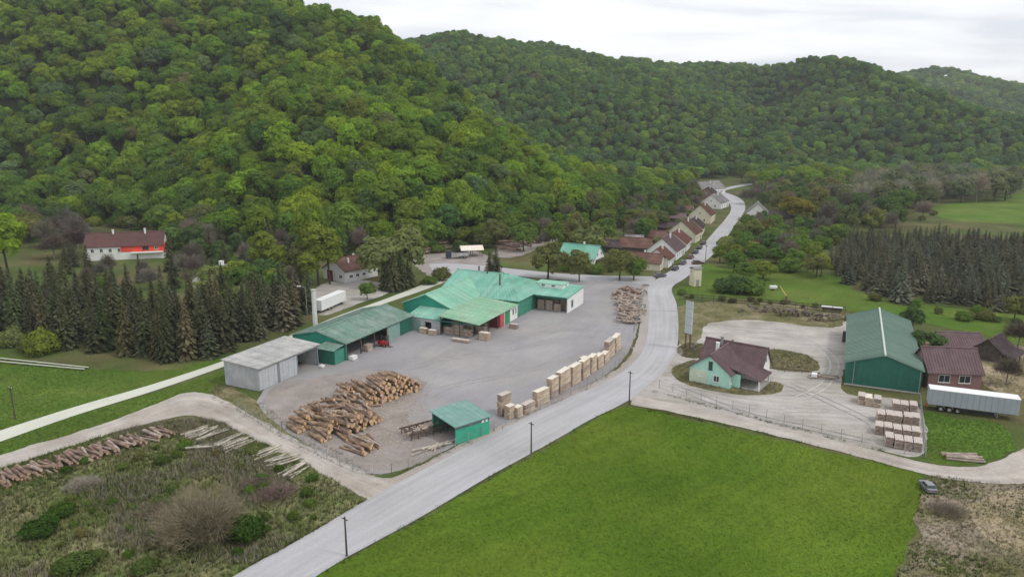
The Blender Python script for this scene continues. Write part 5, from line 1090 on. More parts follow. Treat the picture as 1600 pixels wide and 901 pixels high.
def plant(kind, x, y, s, tint, name, label, group=None, cat='tree', sz=None, var=None, z=None):
    cr_, tr_ = KIND[kind][rng.randrange(len(KIND[kind])) if var is None else var]
    t = empty(name, (x, y, float(hz(x, y)) if z is None else z), rng.random() * 6.28, label, cat, group); t.scale = (s, s, sz or s)
    if kind in ('tree', 'forest', 'shrub'): t.scale = (s * rng.uniform(.85, 1.2), s * rng.uniform(.85, 1.2), (sz or s) * rng.uniform(.92, 1.08))
    link('trunk', tr_, t); c = link('crown', cr_, t); c['tint'] = [float(v) for v in tint]; return t
def vary(c, a=.2, hue=.12):
    k = 1 + rng.uniform(-a, a); return (c[0] * k * (1 + rng.uniform(-hue, hue)), c[1] * k, c[2] * k * (1 + rng.uniform(-hue, hue)))
GREENS = [(0.226, 0.328, 0.036), (0.170, 0.268, 0.036), (0.132, 0.220, 0.038), (0.100, 0.178, 0.048), (0.188, 0.255, 0.046), (0.165, 0.175, 0.068), (0.150, 0.222, 0.088)]
HUE = ['bright yellow-green', 'fresh green', 'mid green', 'dark bluish green', 'olive green', 'brownish', 'pale greyish green']
def forest_tint(x, y, D):
    n = mnoise.noise((x * .012, y * .012, 3.3)); r = rng.random()
    wts = [.30 + .6 * n, .34 + .2 * n, .26 - .2 * n, .14 - .3 * n, .12, .012, .05]
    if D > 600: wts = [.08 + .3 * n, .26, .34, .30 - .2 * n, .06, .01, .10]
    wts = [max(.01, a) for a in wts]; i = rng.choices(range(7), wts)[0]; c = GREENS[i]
    if D > 620: c = (c[0] * .9 + .012, c[1] * .95 + .018, c[2] + .026)      # younger, paler wood on far hills, plus distance haze put into the tint
    return vary(c, .2), HUE[i]

# hill forest: candidate positions on a jittered grid over the slopes
cand = []
def slope_points(x0, x1, y0, y1, sp, smin, smax):
    xs = np.arange(x0, x1, sp); ys = np.arange(y0, y1, sp); X, Y = np.meshgrid(xs, ys); rs = np.random.RandomState(int(y0)); X = X + rs.uniform(-.46, .46, X.shape) * sp; Y = Y + rs.uniform(-.46, .46, Y.shape) * sp
    X[1::2] += sp / 2; X, Y = X.ravel(), Y.ravel(); Z = hz(X, Y); px = 800 + CAM_F * X / (Y * math.cos(PITCH)); ok = (Z > 0.15) & (px > -170) & (px < 1770)
    for x, y, z in zip(X[ok], Y[ok], Z[ok]): cand.append((x, y, z, rng.uniform(smin, smax)))
slope_points(-620, 110, 270, 640, 7.8, .55, 1.3)
slope_points(-600, 100, 275, 630, 9.3, .45, .75)
slope_points(110, 620, 560, 640, 9, .7, 1.1)
slope_points(-720, 900, 640, 1160, 7.0, .5, .95)
slope_points(-300, 1500, 1160, 1620, 14, 1.0, 1.4)
def belt(pxs, sp, seed, a, b):
    poly = [(p.x, p.y) for p in w(pxs)]; xs = [p[0] for p in poly]; ys = [p[1] for p in poly]; rs = np.random.RandomState(seed); X, Y = np.meshgrid(np.arange(min(xs), max(xs), sp), np.arange(min(ys), max(ys), sp)); X = (X + rs.uniform(-.45, .45, X.shape) * sp).ravel(); Y = (Y + rs.uniform(-.45, .45, Y.shape) * sp).ravel(); ok = inside(poly, X, Y)
    for x, y in zip(X[ok], Y[ok]): cand.append((float(x), float(y), float(hz(x, y)), rng.uniform(a, b)))
belt([(965, 308), (1000, 287), (1060, 282), (1090, 283), (1085, 290), (1040, 300), (985, 322)], 8, 41, .55, 1.0)
belt([(1150, 283), (1260, 279), (1400, 280), (1700, 276), (1700, 290), (1600, 294), (1400, 292), (1250, 296), (1185, 294)], 9, 42, .7, 1.15)
cand.sort(key=lambda c: c[1])
hor = np.full(600, 9999.0); shown = []; hidden = []
for c in cand:
    x, y, z, s = c; px, ptop = P(x, y, z + 15.5 * s); _, pbot = P(x, y, z + 3); rad = 5.2 * s * CAM_F / y; a, b = int((px - rad + 200) / 4), int((px + rad + 200) / 4)
    a, b = max(0, a), min(599, b)
    if b <= a: hidden.append(c); continue
    vis = hor[a:b + 1].mean() - ptop; hor[a:b + 1] = np.minimum(hor[a:b + 1], ptop + 1.2 * (pbot - ptop) * .15)
    (shown if vis > 4 and -20 < px < 1620 and ptop > -40 and pbot > 0 else hidden).append((vis * rad if vis < 9000 else rad * rad, c))
shown.sort(key=lambda a: -a[0])
solo = [c for _, c in shown[:300]]; rest = [c for _, c in shown[300:]] + [c[1] if len(c) == 2 else c for c in hidden]
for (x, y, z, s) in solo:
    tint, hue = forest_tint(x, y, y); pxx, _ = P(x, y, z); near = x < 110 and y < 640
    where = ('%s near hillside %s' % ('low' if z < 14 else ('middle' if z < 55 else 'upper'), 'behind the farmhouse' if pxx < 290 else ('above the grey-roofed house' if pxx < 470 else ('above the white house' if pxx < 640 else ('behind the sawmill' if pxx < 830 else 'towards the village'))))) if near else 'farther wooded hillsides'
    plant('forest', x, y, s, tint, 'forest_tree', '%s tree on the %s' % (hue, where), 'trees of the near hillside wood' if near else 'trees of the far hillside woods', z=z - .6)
# the rest of the woods, one mass
def wood_mass(name, pts, kind, tints, label):
    me = bpy.data.meshes.new(name); me.vertices.add(len(pts)); me.vertices.foreach_set('co', np.array([(p[0], p[1], p[2] - .6) for p in pts], np.float32).ravel())
    for an, ty, vals, key in (('sc', 'FLOAT', [p[3] for p in pts], 'value'), ('rz', 'FLOAT', [rng.random() * 6.28 for p in pts], 'value'), ('vi', 'INT', [rng.randrange(len(KIND[kind])) for p in pts], 'value'), ('tint', 'FLOAT_VECTOR', [c for t_ in tints for c in t_], 'vector')):
        a = me.attributes.new(an, ty, 'POINT'); a.data.foreach_set(key, vals)
    o = link(name, me); ng = bpy.data.node_groups.new(name + '_nodes', 'GeometryNodeTree')
    ng.interface.new_socket('Geometry', in_out='INPUT', socket_type='NodeSocketGeometry'); ng.interface.new_socket('Geometry', in_out='OUTPUT', socket_type='NodeSocketGeometry')
    N, L = ng.nodes, ng.links; gi, go = N.new('NodeGroupInput'), N.new('NodeGroupOutput'); iop = N.new('GeometryNodeInstanceOnPoints'); jn = N.new('GeometryNodeJoinGeometry')
    srcs = {}
    for ob in bpy.data.objects:
        if ob.data in [c for c, _ in KIND[kind]] and ob.data not in srcs: srcs[ob.data] = ob
    for c, _ in KIND[kind]:
        oi = N.new('GeometryNodeObjectInfo'); oi.transform_space = 'ORIGINAL'; oi.inputs['Object'].default_value = srcs[c]; oi.inputs['As Instance'].default_value = True; L.new(oi.outputs['Geometry'], jn.inputs[0])
    def na(nm, ty):
        n = N.new('GeometryNodeInputNamedAttribute'); n.data_type = ty; n.inputs['Name'].default_value = nm; return n.outputs['Attribute']
    cx_ = N.new('ShaderNodeCombineXYZ'); L.new(na('rz', 'FLOAT'), cx_.inputs['Z']); e2r = N.new('FunctionNodeEulerToRotation'); L.new(cx_.outputs[0], e2r.inputs[0])
    sx_ = N.new('ShaderNodeCombineXYZ')
    for i in range(3): L.new(na('sc', 'FLOAT'), sx_.inputs[i])
    L.new(gi.outputs[0], iop.inputs['Points']); L.new(jn.outputs[0], iop.inputs['Instance']); iop.inputs['Pick Instance'].default_value = True; L.new(na('vi', 'INT'), iop.inputs['Instance Index'])
    L.new(e2r.outputs[0], iop.inputs['Rotation']); L.new(sx_.outputs[0], iop.inputs['Scale']); L.new(iop.outputs[0], go.inputs[0])
    md = o.modifiers.new('scatter', 'NODES'); md.node_group = ng; me.materials.append(LEAF)
    return tag(o, label, 'wood', kind='stuff')
for k in range(len(KIND['forest'])):       # make sure each variant stands somewhere
    pass
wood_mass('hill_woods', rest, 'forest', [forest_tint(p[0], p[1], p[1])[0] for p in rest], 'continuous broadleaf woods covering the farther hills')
print('trees', len(solo), len(rest))

# ------------------------------------------------------------------ stands on the valley floor
def scatter(pxs, sp, seed=1, jit=.45):
    poly = [(p.x, p.y) for p in w(pxs)]; xs = [p[0] for p in poly]; ys = [p[1] for p in poly]; rs = np.random.RandomState(seed)
    X, Y = np.meshgrid(np.arange(min(xs), max(xs), sp), np.arange(min(ys), max(ys), sp)); X = X + rs.uniform(-jit, jit, X.shape) * sp; Y = Y + rs.uniform(-jit, jit, Y.shape) * sp; X[1::2] += sp / 2
    X, Y = X.ravel(), Y.ravel(); ok = inside(poly, X, Y); return list(zip(X[ok].tolist(), Y[ok].tolist()))
DARKGREEN = [(0.074, 0.080, 0.044), (0.086, 0.088, 0.050), (0.104, 0.098, 0.062), (0.076, 0.094, 0.044)]
def spruce_label(x, y, fmt, cuts, yf):
    px, _ = P(x, y, 0); wh = cuts[-1]
    for i in range(0, len(cuts) - 1, 2):
        if px < cuts[i]: wh = cuts[i + 1]; break
    return fmt % ('front rows' if y < yf else ('middle rows' if y < yf + 22 else 'back rows'), wh)
pts = scatter([(-40, 532), (130, 548), (235, 572), (330, 562), (400, 540), (478, 508), (492, 490), (470, 474), (415, 470), (350, 470), (300, 500), (225, 500), (215, 470), (130, 455), (-60, 452)], 4.6, 3)
pts.sort(key=lambda p: p[1])
for x, y in pts[:150]: plant('spruce', x, y, rng.uniform(.7, 1.25), vary(rng.choice(DARKGREEN), .28), 'spruce_tree', spruce_label(x, y, 'dark spruce in the left stand, %s, %s', (110, 'by the left margin', 240, 'before the farmhouse', 350, 'before the grey-roofed house', 'nearest the sheds'), 158), 'spruces of the left stand', sz=rng.uniform(.62, 1.12))
pts = scatter([(1290, 418), (1330, 452), (1410, 474), (1500, 482), (1660, 496), (1680, 440), (1660, 392), (1560, 388), (1440, 380), (1340, 384)], 6.6, 5)
pts.sort(key=lambda p: p[1])
for x, y in pts[:165]: plant('spruce', x, y, rng.uniform(.8, 1.4), vary((.118, .122, .082), .32), 'spruce_tree', spruce_label(x, y, 'grey-green spruce in the right plantation, %s, %s', (1380, 'near the pasture bushes', 1450, 'behind the warehouse', 1530, 'above the brown house', 'by the right margin'), 215), 'spruces of the right plantation', sz=rng.uniform(.36, .74))
fill = scatter([(1290, 414), (1330, 448), (1410, 470), (1500, 478), (1660, 492), (1680, 440), (1660, 388), (1560, 382), (1440, 374), (1330, 380)], 4.4, 25) 
fill = [(x, y, 0.6, rng.uniform(.38, .62)) for x, y in fill]
wood_mass('spruce_thicket', fill, 'spruce', [vary((.108, .112, .074), .32) for p in fill], 'close-set younger spruces filling the right plantation')
def at(px, py): q = G(px, py); return q.x, q.y
for i, (px, py, s, lb) in enumerate(((440, 492, 1.0, 'dark spruce nearest the white chimney'), (604, 452, .95, 'left of the dark spruces beside the white house'), (616, 455, 1.05, 'tallest of the dark spruces beside the white house'), (628, 452, .95, 'right of the dark spruces beside the white house'), (640, 447, .8, 'small dark spruce at the lane beside the street lamp'), (775, 432, .85, 'dark spruce behind the sawmill ridge'), (765, 430, .7, 'slim dark spruce left of the one behind the sawmill ridge'))):
    plant('spruce', *at(px, py), s, vary(DARKGREEN[0]), 'spruce_tree', lb)
YG = (0.20, 0.25, 0.045); LG = (0.21, 0.25, 0.095); OL = (0.175, 0.19, 0.065); MG = (0.135, 0.215, 0.048); BG = (0.10, 0.165, 0.058)
for (kind, px, py, s, sz, tint, lb) in (
    ('poplar', 416, 442, 1.7, 1.45, YG, 'slim bright green poplar left of the pair'), ('poplar', 436, 446, 1.4, 1.1, YG, 'shorter poplar touching the left slim one'),
    ('poplar', 498, 446, 1.8, 1.75, YG, 'tall bright green poplar left of the white house'), ('poplar', 516, 444, 1.8, 1.5, YG, 'second tall poplar left of the white house'), ('poplar', 470, 446, 1.4, 1.15, OL, 'small olive poplar beside the tall pair'),
    ('poplar', 484, 452, 1.3, 1.0, YG, 'short poplar against the white house gable'),
    ('tree', 602, 446, 1.8, 1.75, LG, 'pale green willow-like tree behind the dark spruces'), ('tree', 636, 444, 1.9, 2.1, LG, 'large pale green tree beside the street lamp'),
    ('tree', 574, 468, .62, .62, MG, 'small round tree on the forecourt edge'), ('shrub', 690, 438, 1.6, 1.6, OL, 'olive shrub at the bend of the lane'), ('shrub', 672, 444, 1.3, 1.0, MG, 'low green shrub left of the lane bend'),
    ('tree', 856, 437, 1.45, 1.35, OL, 'olive street tree behind the sawmill, leftmost'), ('tree', 905, 440, 1.0, 1.15, OL, 'thin olive street tree before the green roof'), ('tree', 968, 438, 1.35, 1.25, OL, 'olive street tree right of the green roof'), ('tree', 990, 438, .95, .85, MG, 'small street tree nearest the junction'),
    ('tree', 918, 398, 1.6, 1.3, LG, 'broad pale green tree behind the green-roofed house'), ('tree', 945, 380, 1.5, 1.2, MG, 'broad tree upslope of the green-roofed house'),
    ('forest', 485, 405, 1.15, 1.5, (0.17, 0.25, 0.03), 'tall bright tree standing before the wood edge'),
    ('forest', 14, 432, 1.35, 1.45, (0.22, 0.33, 0.036), 'big bright green tree at the left edge'), ('forest', -38, 420, 1.3, 1.4, (0.20, 0.31, 0.036), 'second big bright tree cut by the left edge'),
    ('bare', 120, 398, 1.6, 1.1, (.10, .075, .068), 'purplish bare tree left of the farmhouse'), ('bare', 85, 405, 1.4, 1.0, (.11, .085, .07), 'purplish bare tree at far left'), ('bare', 300, 425, 1.2, 1.0, (.10, .085, .07), 'bare brown tree right of the farmhouse'), ('bare', 460, 452, 1.0, .8, (.13, .11, .08), 'bare brown tree left of the forecourt'),
    ('shrub', 22, 540, 1.5, 1.7, LG, 'pale shrub at the spruce edge by the left margin'), ('shrub', 68, 552, 1.9, 2.4, YG, 'bright shrub at the foot of the left spruces'), ('shrub', 45, 548, 1.2, 1.2, OL, 'small olive shrub beside the bright one'),
    ('shrub', 1130, 456, 1.9, 1.7, BG, 'left dark green bush on the pasture'), ('shrub', 1150, 458, 2.3, 2.2, BG, 'middle dark green bush on the pasture'), ('shrub', 1172, 459, 2.2, 2.0, MG, 'right green bush on the pasture'), ('tree', 1165, 440, .95, .75, MG, 'round green tree behind the pasture bushes'), ('tree', 1192, 436, .9, .7, YG, 'bright green tree behind the pasture bushes'),
    ('shrub', 1235, 425, 2.2, 2.0, MG, 'green bush at the pasture edge left of the plantation'), ('tree', 1275, 434, 1.0, .85, OL, 'olive tree at the near end of the plantation'),
    ('tree', 1425, 520, .72, .72, BG, 'round dark tree behind the warehouse'), ('tree', 1446, 560, .85, .72, BG, 'bluish round tree between the warehouse and the brown house'), ('shrub', 1418, 505, 1.2, 1.2, MG, 'small bush behind the round dark tree'),
    ('tree', 1243, 350, 1.9, 1.5, (0.20, 0.18, 0.035), 'yellow tree right of the pale barn'), ('tree', 1345, 306, 2.2, 1.9, (0.19, 0.165, 0.06), 'yellowish tall tree at the river wood'),
    ('bare', 1572, 600, .75, .6, (.12, .10, .075), 'bare garden tree behind the trailer'), ('bare', 1590, 545, 1.0, .7, (.11, .09, .07), 'bare tree at the right edge by the barn'), ('tree', 1585, 500, .8, .7, OL, 'olive garden tree at the right edge'), ('shrub', 1540, 500, 1.2, 1.0, OL, 'olive shrub above the timber barn'), ('shrub', 1505, 500, 1.1, 1.0, MG, 'green shrub left of the timber barn'),
    ('shrub', 1065, 460, .8, .7, MG, 'low shrub at the junction'), ('shrub', 1140, 388, 2.2, 1.6, BG, 'dark shrub right of the street bend'),
    ('shrub', 290, 700, .6, .5, MG, 'tiny green shrub among the pale logs')):
    plant(kind, *at(px, py), s, tint, 'shrub' if kind == 'shrub' else {'poplar': 'poplar_tree', 'bare': 'bare_tree'}.get(kind, 'broadleaf_tree'), lb, None, 'shrub' if kind == 'shrub' else 'tree', sz)
def grove(pxs, sp, seed, kinds_, label, group, smin=.7, smax=1.1, cap=80):
    p_ = scatter(pxs, sp, seed); rng.shuffle(p_)
    for x, y in p_[:cap]:
        k, tint = rng.choice(kinds_); s = rng.uniform(smin, smax); plant(k, x, y, s, vary(tint), 'shrub' if k == 'shrub' else ('bare_tree' if k == 'bare' else ('spruce_tree' if k == 'spruce' else 'broadleaf_tree')), label, group, 'shrub' if k == 'shrub' else 'tree', s * rng.uniform(.85, 1.1))
GB = (.17, .15, .12)
grove([(960, 365), (985, 330), (1040, 300), (1085, 298), (1088, 330), (1050, 352), (1010, 378), (980, 385)], 7.5, 7, [('tree', MG), ('tree', OL), ('bare', GB), ('shrub', MG), ('tree', BG)], 'garden tree between the village row and the wood', 'village garden trees', .6, 1.2, 110)
grove([(880, 350), (955, 318), (975, 330), (960, 372), (920, 385), (850, 395), (800, 400), (850, 372)], 9, 8, [('tree', OL), ('bare', GB), ('tree', MG), ('shrub', OL)], 'tree at the foot of the near wood above the green-roofed house', 'trees at the foot of the wood', .7, 1.25, 60)
grove([(1165, 352), (1210, 362), (1290, 352), (1320, 375), (1300, 400), (1240, 412), (1180, 408), (1150, 398)], 7, 9, [('tree', OL), ('bare', GB), ('tree', BG), ('tree', MG), ('shrub', MG)], 'mixed garden tree right of the village street', 'garden trees right of the street', .5, 1.05, 110)
grove([(1112, 404), (1200, 398), (1300, 414), (1300, 432), (1200, 430), (1125, 428)], 7.5, 71, [('shrub', YG), ('tree', YG), ('shrub', MG), ('tree', MG), ('shrub', OL)], 'light green bush or tree at the back of the pasture', 'light green growth behind the pasture', .5, .9, 40)
grove([(1160, 318), (1200, 300), (1320, 300), (1440, 325), (1420, 360), (1330, 372), (1250, 345)], 10, 10, [('tree', MG), ('tree', BG), ('tree', OL), ('bare', GB)], 'tree in the loose belt beyond the right plantation', 'tree belt beyond the plantation', .9, 1.5, 100)
grove([(1310, 330), (1340, 305), (1420, 296), (1530, 296), (1590, 300), (1580, 313), (1480, 320), (1400, 335)], 11, 11, [('bare', (.27, .265, .19)), ('bare', (.26, .24, .17)), ('bare', (.23, .24, .18)), ('tree', (0.185, .20, .11)), ('tree', (.16, .19, .10))], 'grey leafless riverside tree in the far tree belt', 'grey riverside trees', 1.5, 2.3, 75)
grove([(1440, 322), (1475, 318), (1470, 340), (1440, 348)], 14, 13, [('bare', GB), ('shrub', OL)], 'scrubby tree at the edge of the hay meadow', 'scrub by the hay meadow', 1, 1.4, 12)
grove([(60, 405), (130, 412), (240, 425), (280, 418), (300, 450), (200, 462), (60, 450)], 10, 14, [('spruce', DARKGREEN[0]), ('shrub', MG), ('bare', GB), ('spruce', DARKGREEN[1])], 'small garden tree in front of the farmhouse', 'farmhouse garden trees', .6, 1.0, 40)
grove([(330, 388), (420, 386), (500, 392), (650, 386), (655, 396), (580, 398), (480, 408), (400, 405)], 8, 18, [('tree', BG), ('tree', MG), ('spruce', DARKGREEN[0]), ('shrub', BG), ('bare', GB)], 'tree in the tangled wood edge above the white house', 'wood edge above the white house', .7, 1.2, 60)
grove([(280, 400), (420, 400), (480, 420), (470, 452), (380, 455), (290, 445)], 9, 15, [('spruce', DARKGREEN[0]), ('spruce', DARKGREEN[3]), ('bare', GB), ('tree', BG)], 'dark tree round the grey-roofed house', 'trees round the grey-roofed house', .75, 1.05, 40)
grove([(1350, 462), (1420, 478), (1520, 490), (1600, 505), (1600, 520), (1500, 508), (1400, 490)], 8, 16, [('shrub', MG), ('shrub', BG), ('shrub', OL)], 'low bush on the pasture below the plantation', 'pasture bushes', .5, 1.0, 26)
grove([(1070, 462), (1180, 468), (1310, 482), (1310, 488), (1180, 476), (1070, 468)], 4, 17, [('shrub', OL), ('shrub', (.11, .11, .05))], 'weedy bush along the back fence of the lot', 'bushes along the back fence', .35, .7, 40)

grove([(1000, 392), (1030, 372), (1060, 346), (1082, 326), (1096, 318), (1090, 330), (1062, 362), (1040, 382), (1012, 402)], 6, 81, [('shrub', YG), ('shrub', MG), ('shrub', LG), ('shrub', OL)], 'light green garden bush among the backs of the village houses', 'bushes behind the village houses', 1.0, 1.8, 45)
grove([(1125, 392), (1150, 366), (1172, 346), (1185, 352), (1165, 384), (1150, 402)], 6, 82, [('shrub', YG), ('shrub', MG), ('shrub', LG)], 'light green bush between the street and the gardens on the right', 'bushes right of the street', 1.0, 1.9, 30)
grove([(880, 428), (1000, 430), (1000, 424), (960, 412), (880, 416)], 5, 83, [('shrub', MG), ('shrub', OL), ('shrub', LG)], 'garden bush round the green-roofed house', 'bushes round the green-roofed house', .7, 1.3, 28)
grove([(300, 470), (420, 452), (470, 470), (400, 482), (320, 492)], 8, 84, [('tree', LG), ('tree', YG), ('tree', MG)], 'light green broadleaf tree mixed into the left spruce stand', 'broadleaf trees in the left stand', .8, 1.2, 10)
# undergrowth where the wood meets the valley floor
ft = [Vector((x, y, 0)) for x, y in foot if -400 < x < 70]; ft, _l = resample(ft, 90)
for q in ft:
    k = rng.choice(('shrub', 'shrub', 'tree')); s = rng.uniform(1.3, 2.4) if k == 'shrub' else rng.uniform(.55, .9)
    x_, y_ = q.x + rng.uniform(-5, 5), q.y + rng.uniform(-9, 4); plant(k, x_, y_, s, vary(rng.choice((MG, BG, OL, YG))), 'shrub' if k == 'shrub' else 'broadleaf_tree', 'undergrowth at the foot of the near wooded hill', 'undergrowth at the foot of the hill', 'shrub' if k == 'shrub' else 'tree', s * rng.uniform(.7, 1.1))
grove([(60, 362), (130, 360), (140, 372), (120, 392), (60, 395)], 10, 31, [('bare', (.15, .115, .10)), ('bare', GB), ('tree', BG)], 'brownish tree left of the farmhouse', 'trees left of the farmhouse', .9, 1.5, 16)
grove([(-40, 366), (60, 358), (120, 356), (120, 364), (60, 380), (-40, 400)], 9, 34, [('tree', MG), ('tree', BG), ('bare', GB), ('tree', OL)], 'mixed tree behind the big bright tree at far left', 'trees at far left', .9, 1.5, 22)
grove([(250, 372), (330, 366), (360, 392), (300, 405), (262, 398)], 9, 32, [('tree', BG), ('spruce', DARKGREEN[0]), ('tree', MG), ('bare', GB)], 'dark tree right of the farmhouse', 'trees right of the farmhouse', .8, 1.3, 22)
grove([(640, 378), (760, 372), (800, 365), (860, 346), (880, 352), (800, 385), (760, 392), (700, 386)], 9, 33, [('tree', MG), ('shrub', OL), ('bare', GB), ('tree', OL)], 'tree on the bank behind the loading ground', 'trees behind the loading ground', .7, 1.2, 30)

# foreground scrub
x, y = at(318, 842); t = empty('bare_willow', (x, y, 0.02), 0, 'large brown leafless willow bush in the lower left scrub', 'bush')
link('stem', trunk_mesh(900, 3.2, .09, 12, 2.6, M_BARK, 7), t); c = link('crown', twig_crown(901, 6.0, .2, 7.4, 7000, .6, .020), t); c['tint'] = [.23, .195, .135]
c = link('inner_crown', twig_crown(902, 4.4, .1, 4.2, 4500, .5, .024), t); c['tint'] = [.15, .15, .07]
for (px, py, s, sz, tint, lb) in ((385, 842, 1.35, 1.25, (.055, .11, .02), 'dark green leafy bush right of the brown willow'), (62, 838, 1.05, .9, (.055, .11, .022), 'dark green leafy bush in the left scrub'), (95, 806, 1.0, .6, (.07, .13, .025), 'flat green bush behind the left scrub bush'), (120, 890, 1.1, .8, (.10, .15, .04), 'light green bush at the lower margin'), (300, 850, .9, .8, (.075, .105, .035), 'olive bush at the foot of the brown willow'), (225, 892, .8, .6, (.11, .16, .045), 'small pale bush at the lower margin'), (255, 725, .7, .5, (.08, .13, .03), 'small green bush near the dirt track logs'), (480, 775, .6, .45, (.09, .14, .03), 'low green bush at the track corner')):
    plant('shrub', *at(px, py), s, tint, 'shrub', lb, None, 'shrub', sz, z=.02)
grove([(20, 770), (150, 715), (300, 690), (420, 715), (540, 775), (480, 830), (400, 870), (330, 895), (40, 898)], 4.2, 61, [('shrub', (.12, .19, .04)), ('shrub', (.15, .19, .055)), ('shrub', (.09, .15, .03)), ('shrub', (.17, .17, .075))], 'small weedy bush scattered in the lower left scrub', 'weedy bushes in the scrub', .18, .5, 75)
for k, (px, py, s, tint, lb) in enumerate(((430, 775, .62, (.21, .15, .135), 'low purplish bramble thicket right of the brown willow'), (400, 760, .55, (.19, .15, .12), 'low purplish bramble thicket behind the brown willow'), (250, 800, .6, (.19, .16, .11), 'low dry bramble left of the brown willow'), (1480, 800, .5, (.20, .17, .13), 'dry bramble at the meadow corner'), (130, 760, .55, (.30, .27, .22), 'pale dry reed clump in the left scrub'))):
    x, y = at(px, py); t = empty('bramble', (x, y, .02), k, lb, 'bush'); c = link('crown', twig_crown(910 + k, 4.2, -.2, 2.6, 3200, .5, .022), t); t.scale = (s * 1.2, s * 1.2, s); c['tint'] = list(tint); link('stem', trunk_mesh(920 + k, .8, .03, 5, .8, M_BARK, 4), t)

# ------------------------------------------------------------------ grasses
def tufts(name, poly, n, h, wd, material, label, seed, blades=5, lean=.5, mask=None, avoid=()):
    rs = np.random.RandomState(seed); xs = [p[0] for p in poly]; ys = [p[1] for p in poly]; X = rs.uniform(min(xs), max(xs), n * 3); Y = rs.uniform(min(ys), max(ys), n * 3); ok = inside(poly, X, Y)
    for a in avoid: ok &= ~inside(POLY[a], X, Y)
    if mask is not None: ok &= mask(X, Y, rs)
    X, Y = X[ok][:n], Y[ok][:n]; m_ = len(X); X, Y = np.repeat(X, blades), np.repeat(Y, blades); k = len(X); ang = rs.uniform(0, 6.283, k); H_ = rs.uniform(h[0], h[1], k); ln = rs.uniform(0, lean, k) * H_; off = rs.uniform(0, .14, k) * (1 + H_)
    b = np.stack([X + np.cos(ang) * off, Y + np.sin(ang) * off, np.full(k, .02)], 1); t_ = np.stack([np.cos(ang + 1.57), np.sin(ang + 1.57), np.zeros(k)], 1) * (wd * (.6 + .8 * rs.rand(k)))[:, None]
    tip = b + np.stack([np.cos(ang) * ln, np.sin(ang) * ln, H_], 1); V = np.stack([b - t_, b + t_, tip], 1).reshape(-1, 3)
    me = grid_mesh(name, V, np.arange(len(V)).reshape(-1, 3), material); add_rnd(me, np.clip(np.repeat(rs.rand(m_), blades) * .7 + rs.rand(k) * .3, 0, 1))
    return tag(link(name, me), label, 'grass', kind='stuff')
def patches(sc, th, seed):
    def f(X, Y, rs):
        v = np.array([mnoise.noise((x * sc, y * sc, seed)) for x, y in zip(X, Y)]); return v + rs.uniform(-.15, .15, len(X)) > th
    return f
M_B1 = blade_mat('meadow_blades', (.076, .140, .014), (.115, .168, .021)); M_B6 = blade_mat('field_blades', (.080, .148, .022), (.122, .172, .034)); M_B2 = blade_mat('scrub_blades', (.14, .20, .05), (.30, .275, .145)); M_B3 = blade_mat('dry_blades', (.24, .205, .14), (.40, .36, .29)); M_B4 = blade_mat('lush_blades', (.075, .150, .018), (.12, .20, .03)); M_B5 = blade_mat('earth_blades', (.20, .185, .09), (.34, .285, .175))
tufts('meadow_grass', POLY['meadow'], 60000, (.06, .16), .018, M_B1, 'short bright grass of the meadow', 1, 4)
sl = POLY['scrubland']
tufts('scrub_grass', sl, 26000, (.25, .7), .03, M_B2, 'tangled olive grass of the scrubland', 2, 5, .8, avoid=('dirt_track', 'road'))
tufts('dry_grass', sl, 9000, (.5, 1.1), .025, M_B3, 'pale dry grass in the scrubland', 3, 5, .7, patches(.09, .12, 2.2), ('dirt_track', 'road'))
tufts('lush_grass', sl, 9000, (.2, .55), .035, M_B4, 'green weeds in the scrubland', 4, 6, .8, patches(.11, .14, 7.7), ('dirt_track', 'road'))
tufts('earth_grass', POLY['rough_ground'], 9000, (.12, .4), .025, M_B5, 'sparse dry grass on the trodden earth', 5, 5, .8)
tufts('green_weeds', POLY['rough_ground'], 3500, (.15, .45), .035, M_B4, 'green weeds on the trodden earth', 6, 6, .8, patches(.13, .18, 4.4))
tufts('field_grass', POLY['field'], 16000, (.06, .16), .03, M_B6, 'grass of the left field', 7, 4, avoid=('lane',))
tufts('verge_grass', POLY['grass_verge'], 9000, (.06, .16), .03, M_B6, 'grass of the verge beside the lane', 8, 4, avoid=('lane', 'dirt_track'))
tufts('lawn_grass', POLY['side_lawn'], 5000, (.05, .14), .03, M_B6, 'grass of the lawn beside the trailer', 9, 4)
tufts('pasture_grass', POLY['pasture'], 14000, (.06, .16), .04, M_B6, 'grass of the pasture behind the lot', 10, 4)
for nm in ('worn_ground', 'lot_edge', 'lot_island', 'house_lawn', 'corner_lawn', 'garden_ground'):
    tufts(nm + '_grass', POLY[nm], 1800, (.12, .4), .03, M_B5 if nm != 'worn_ground' else M_B2, 'sparse weeds on the ' + nm.replace('_', ' '), 11, 5, .7)
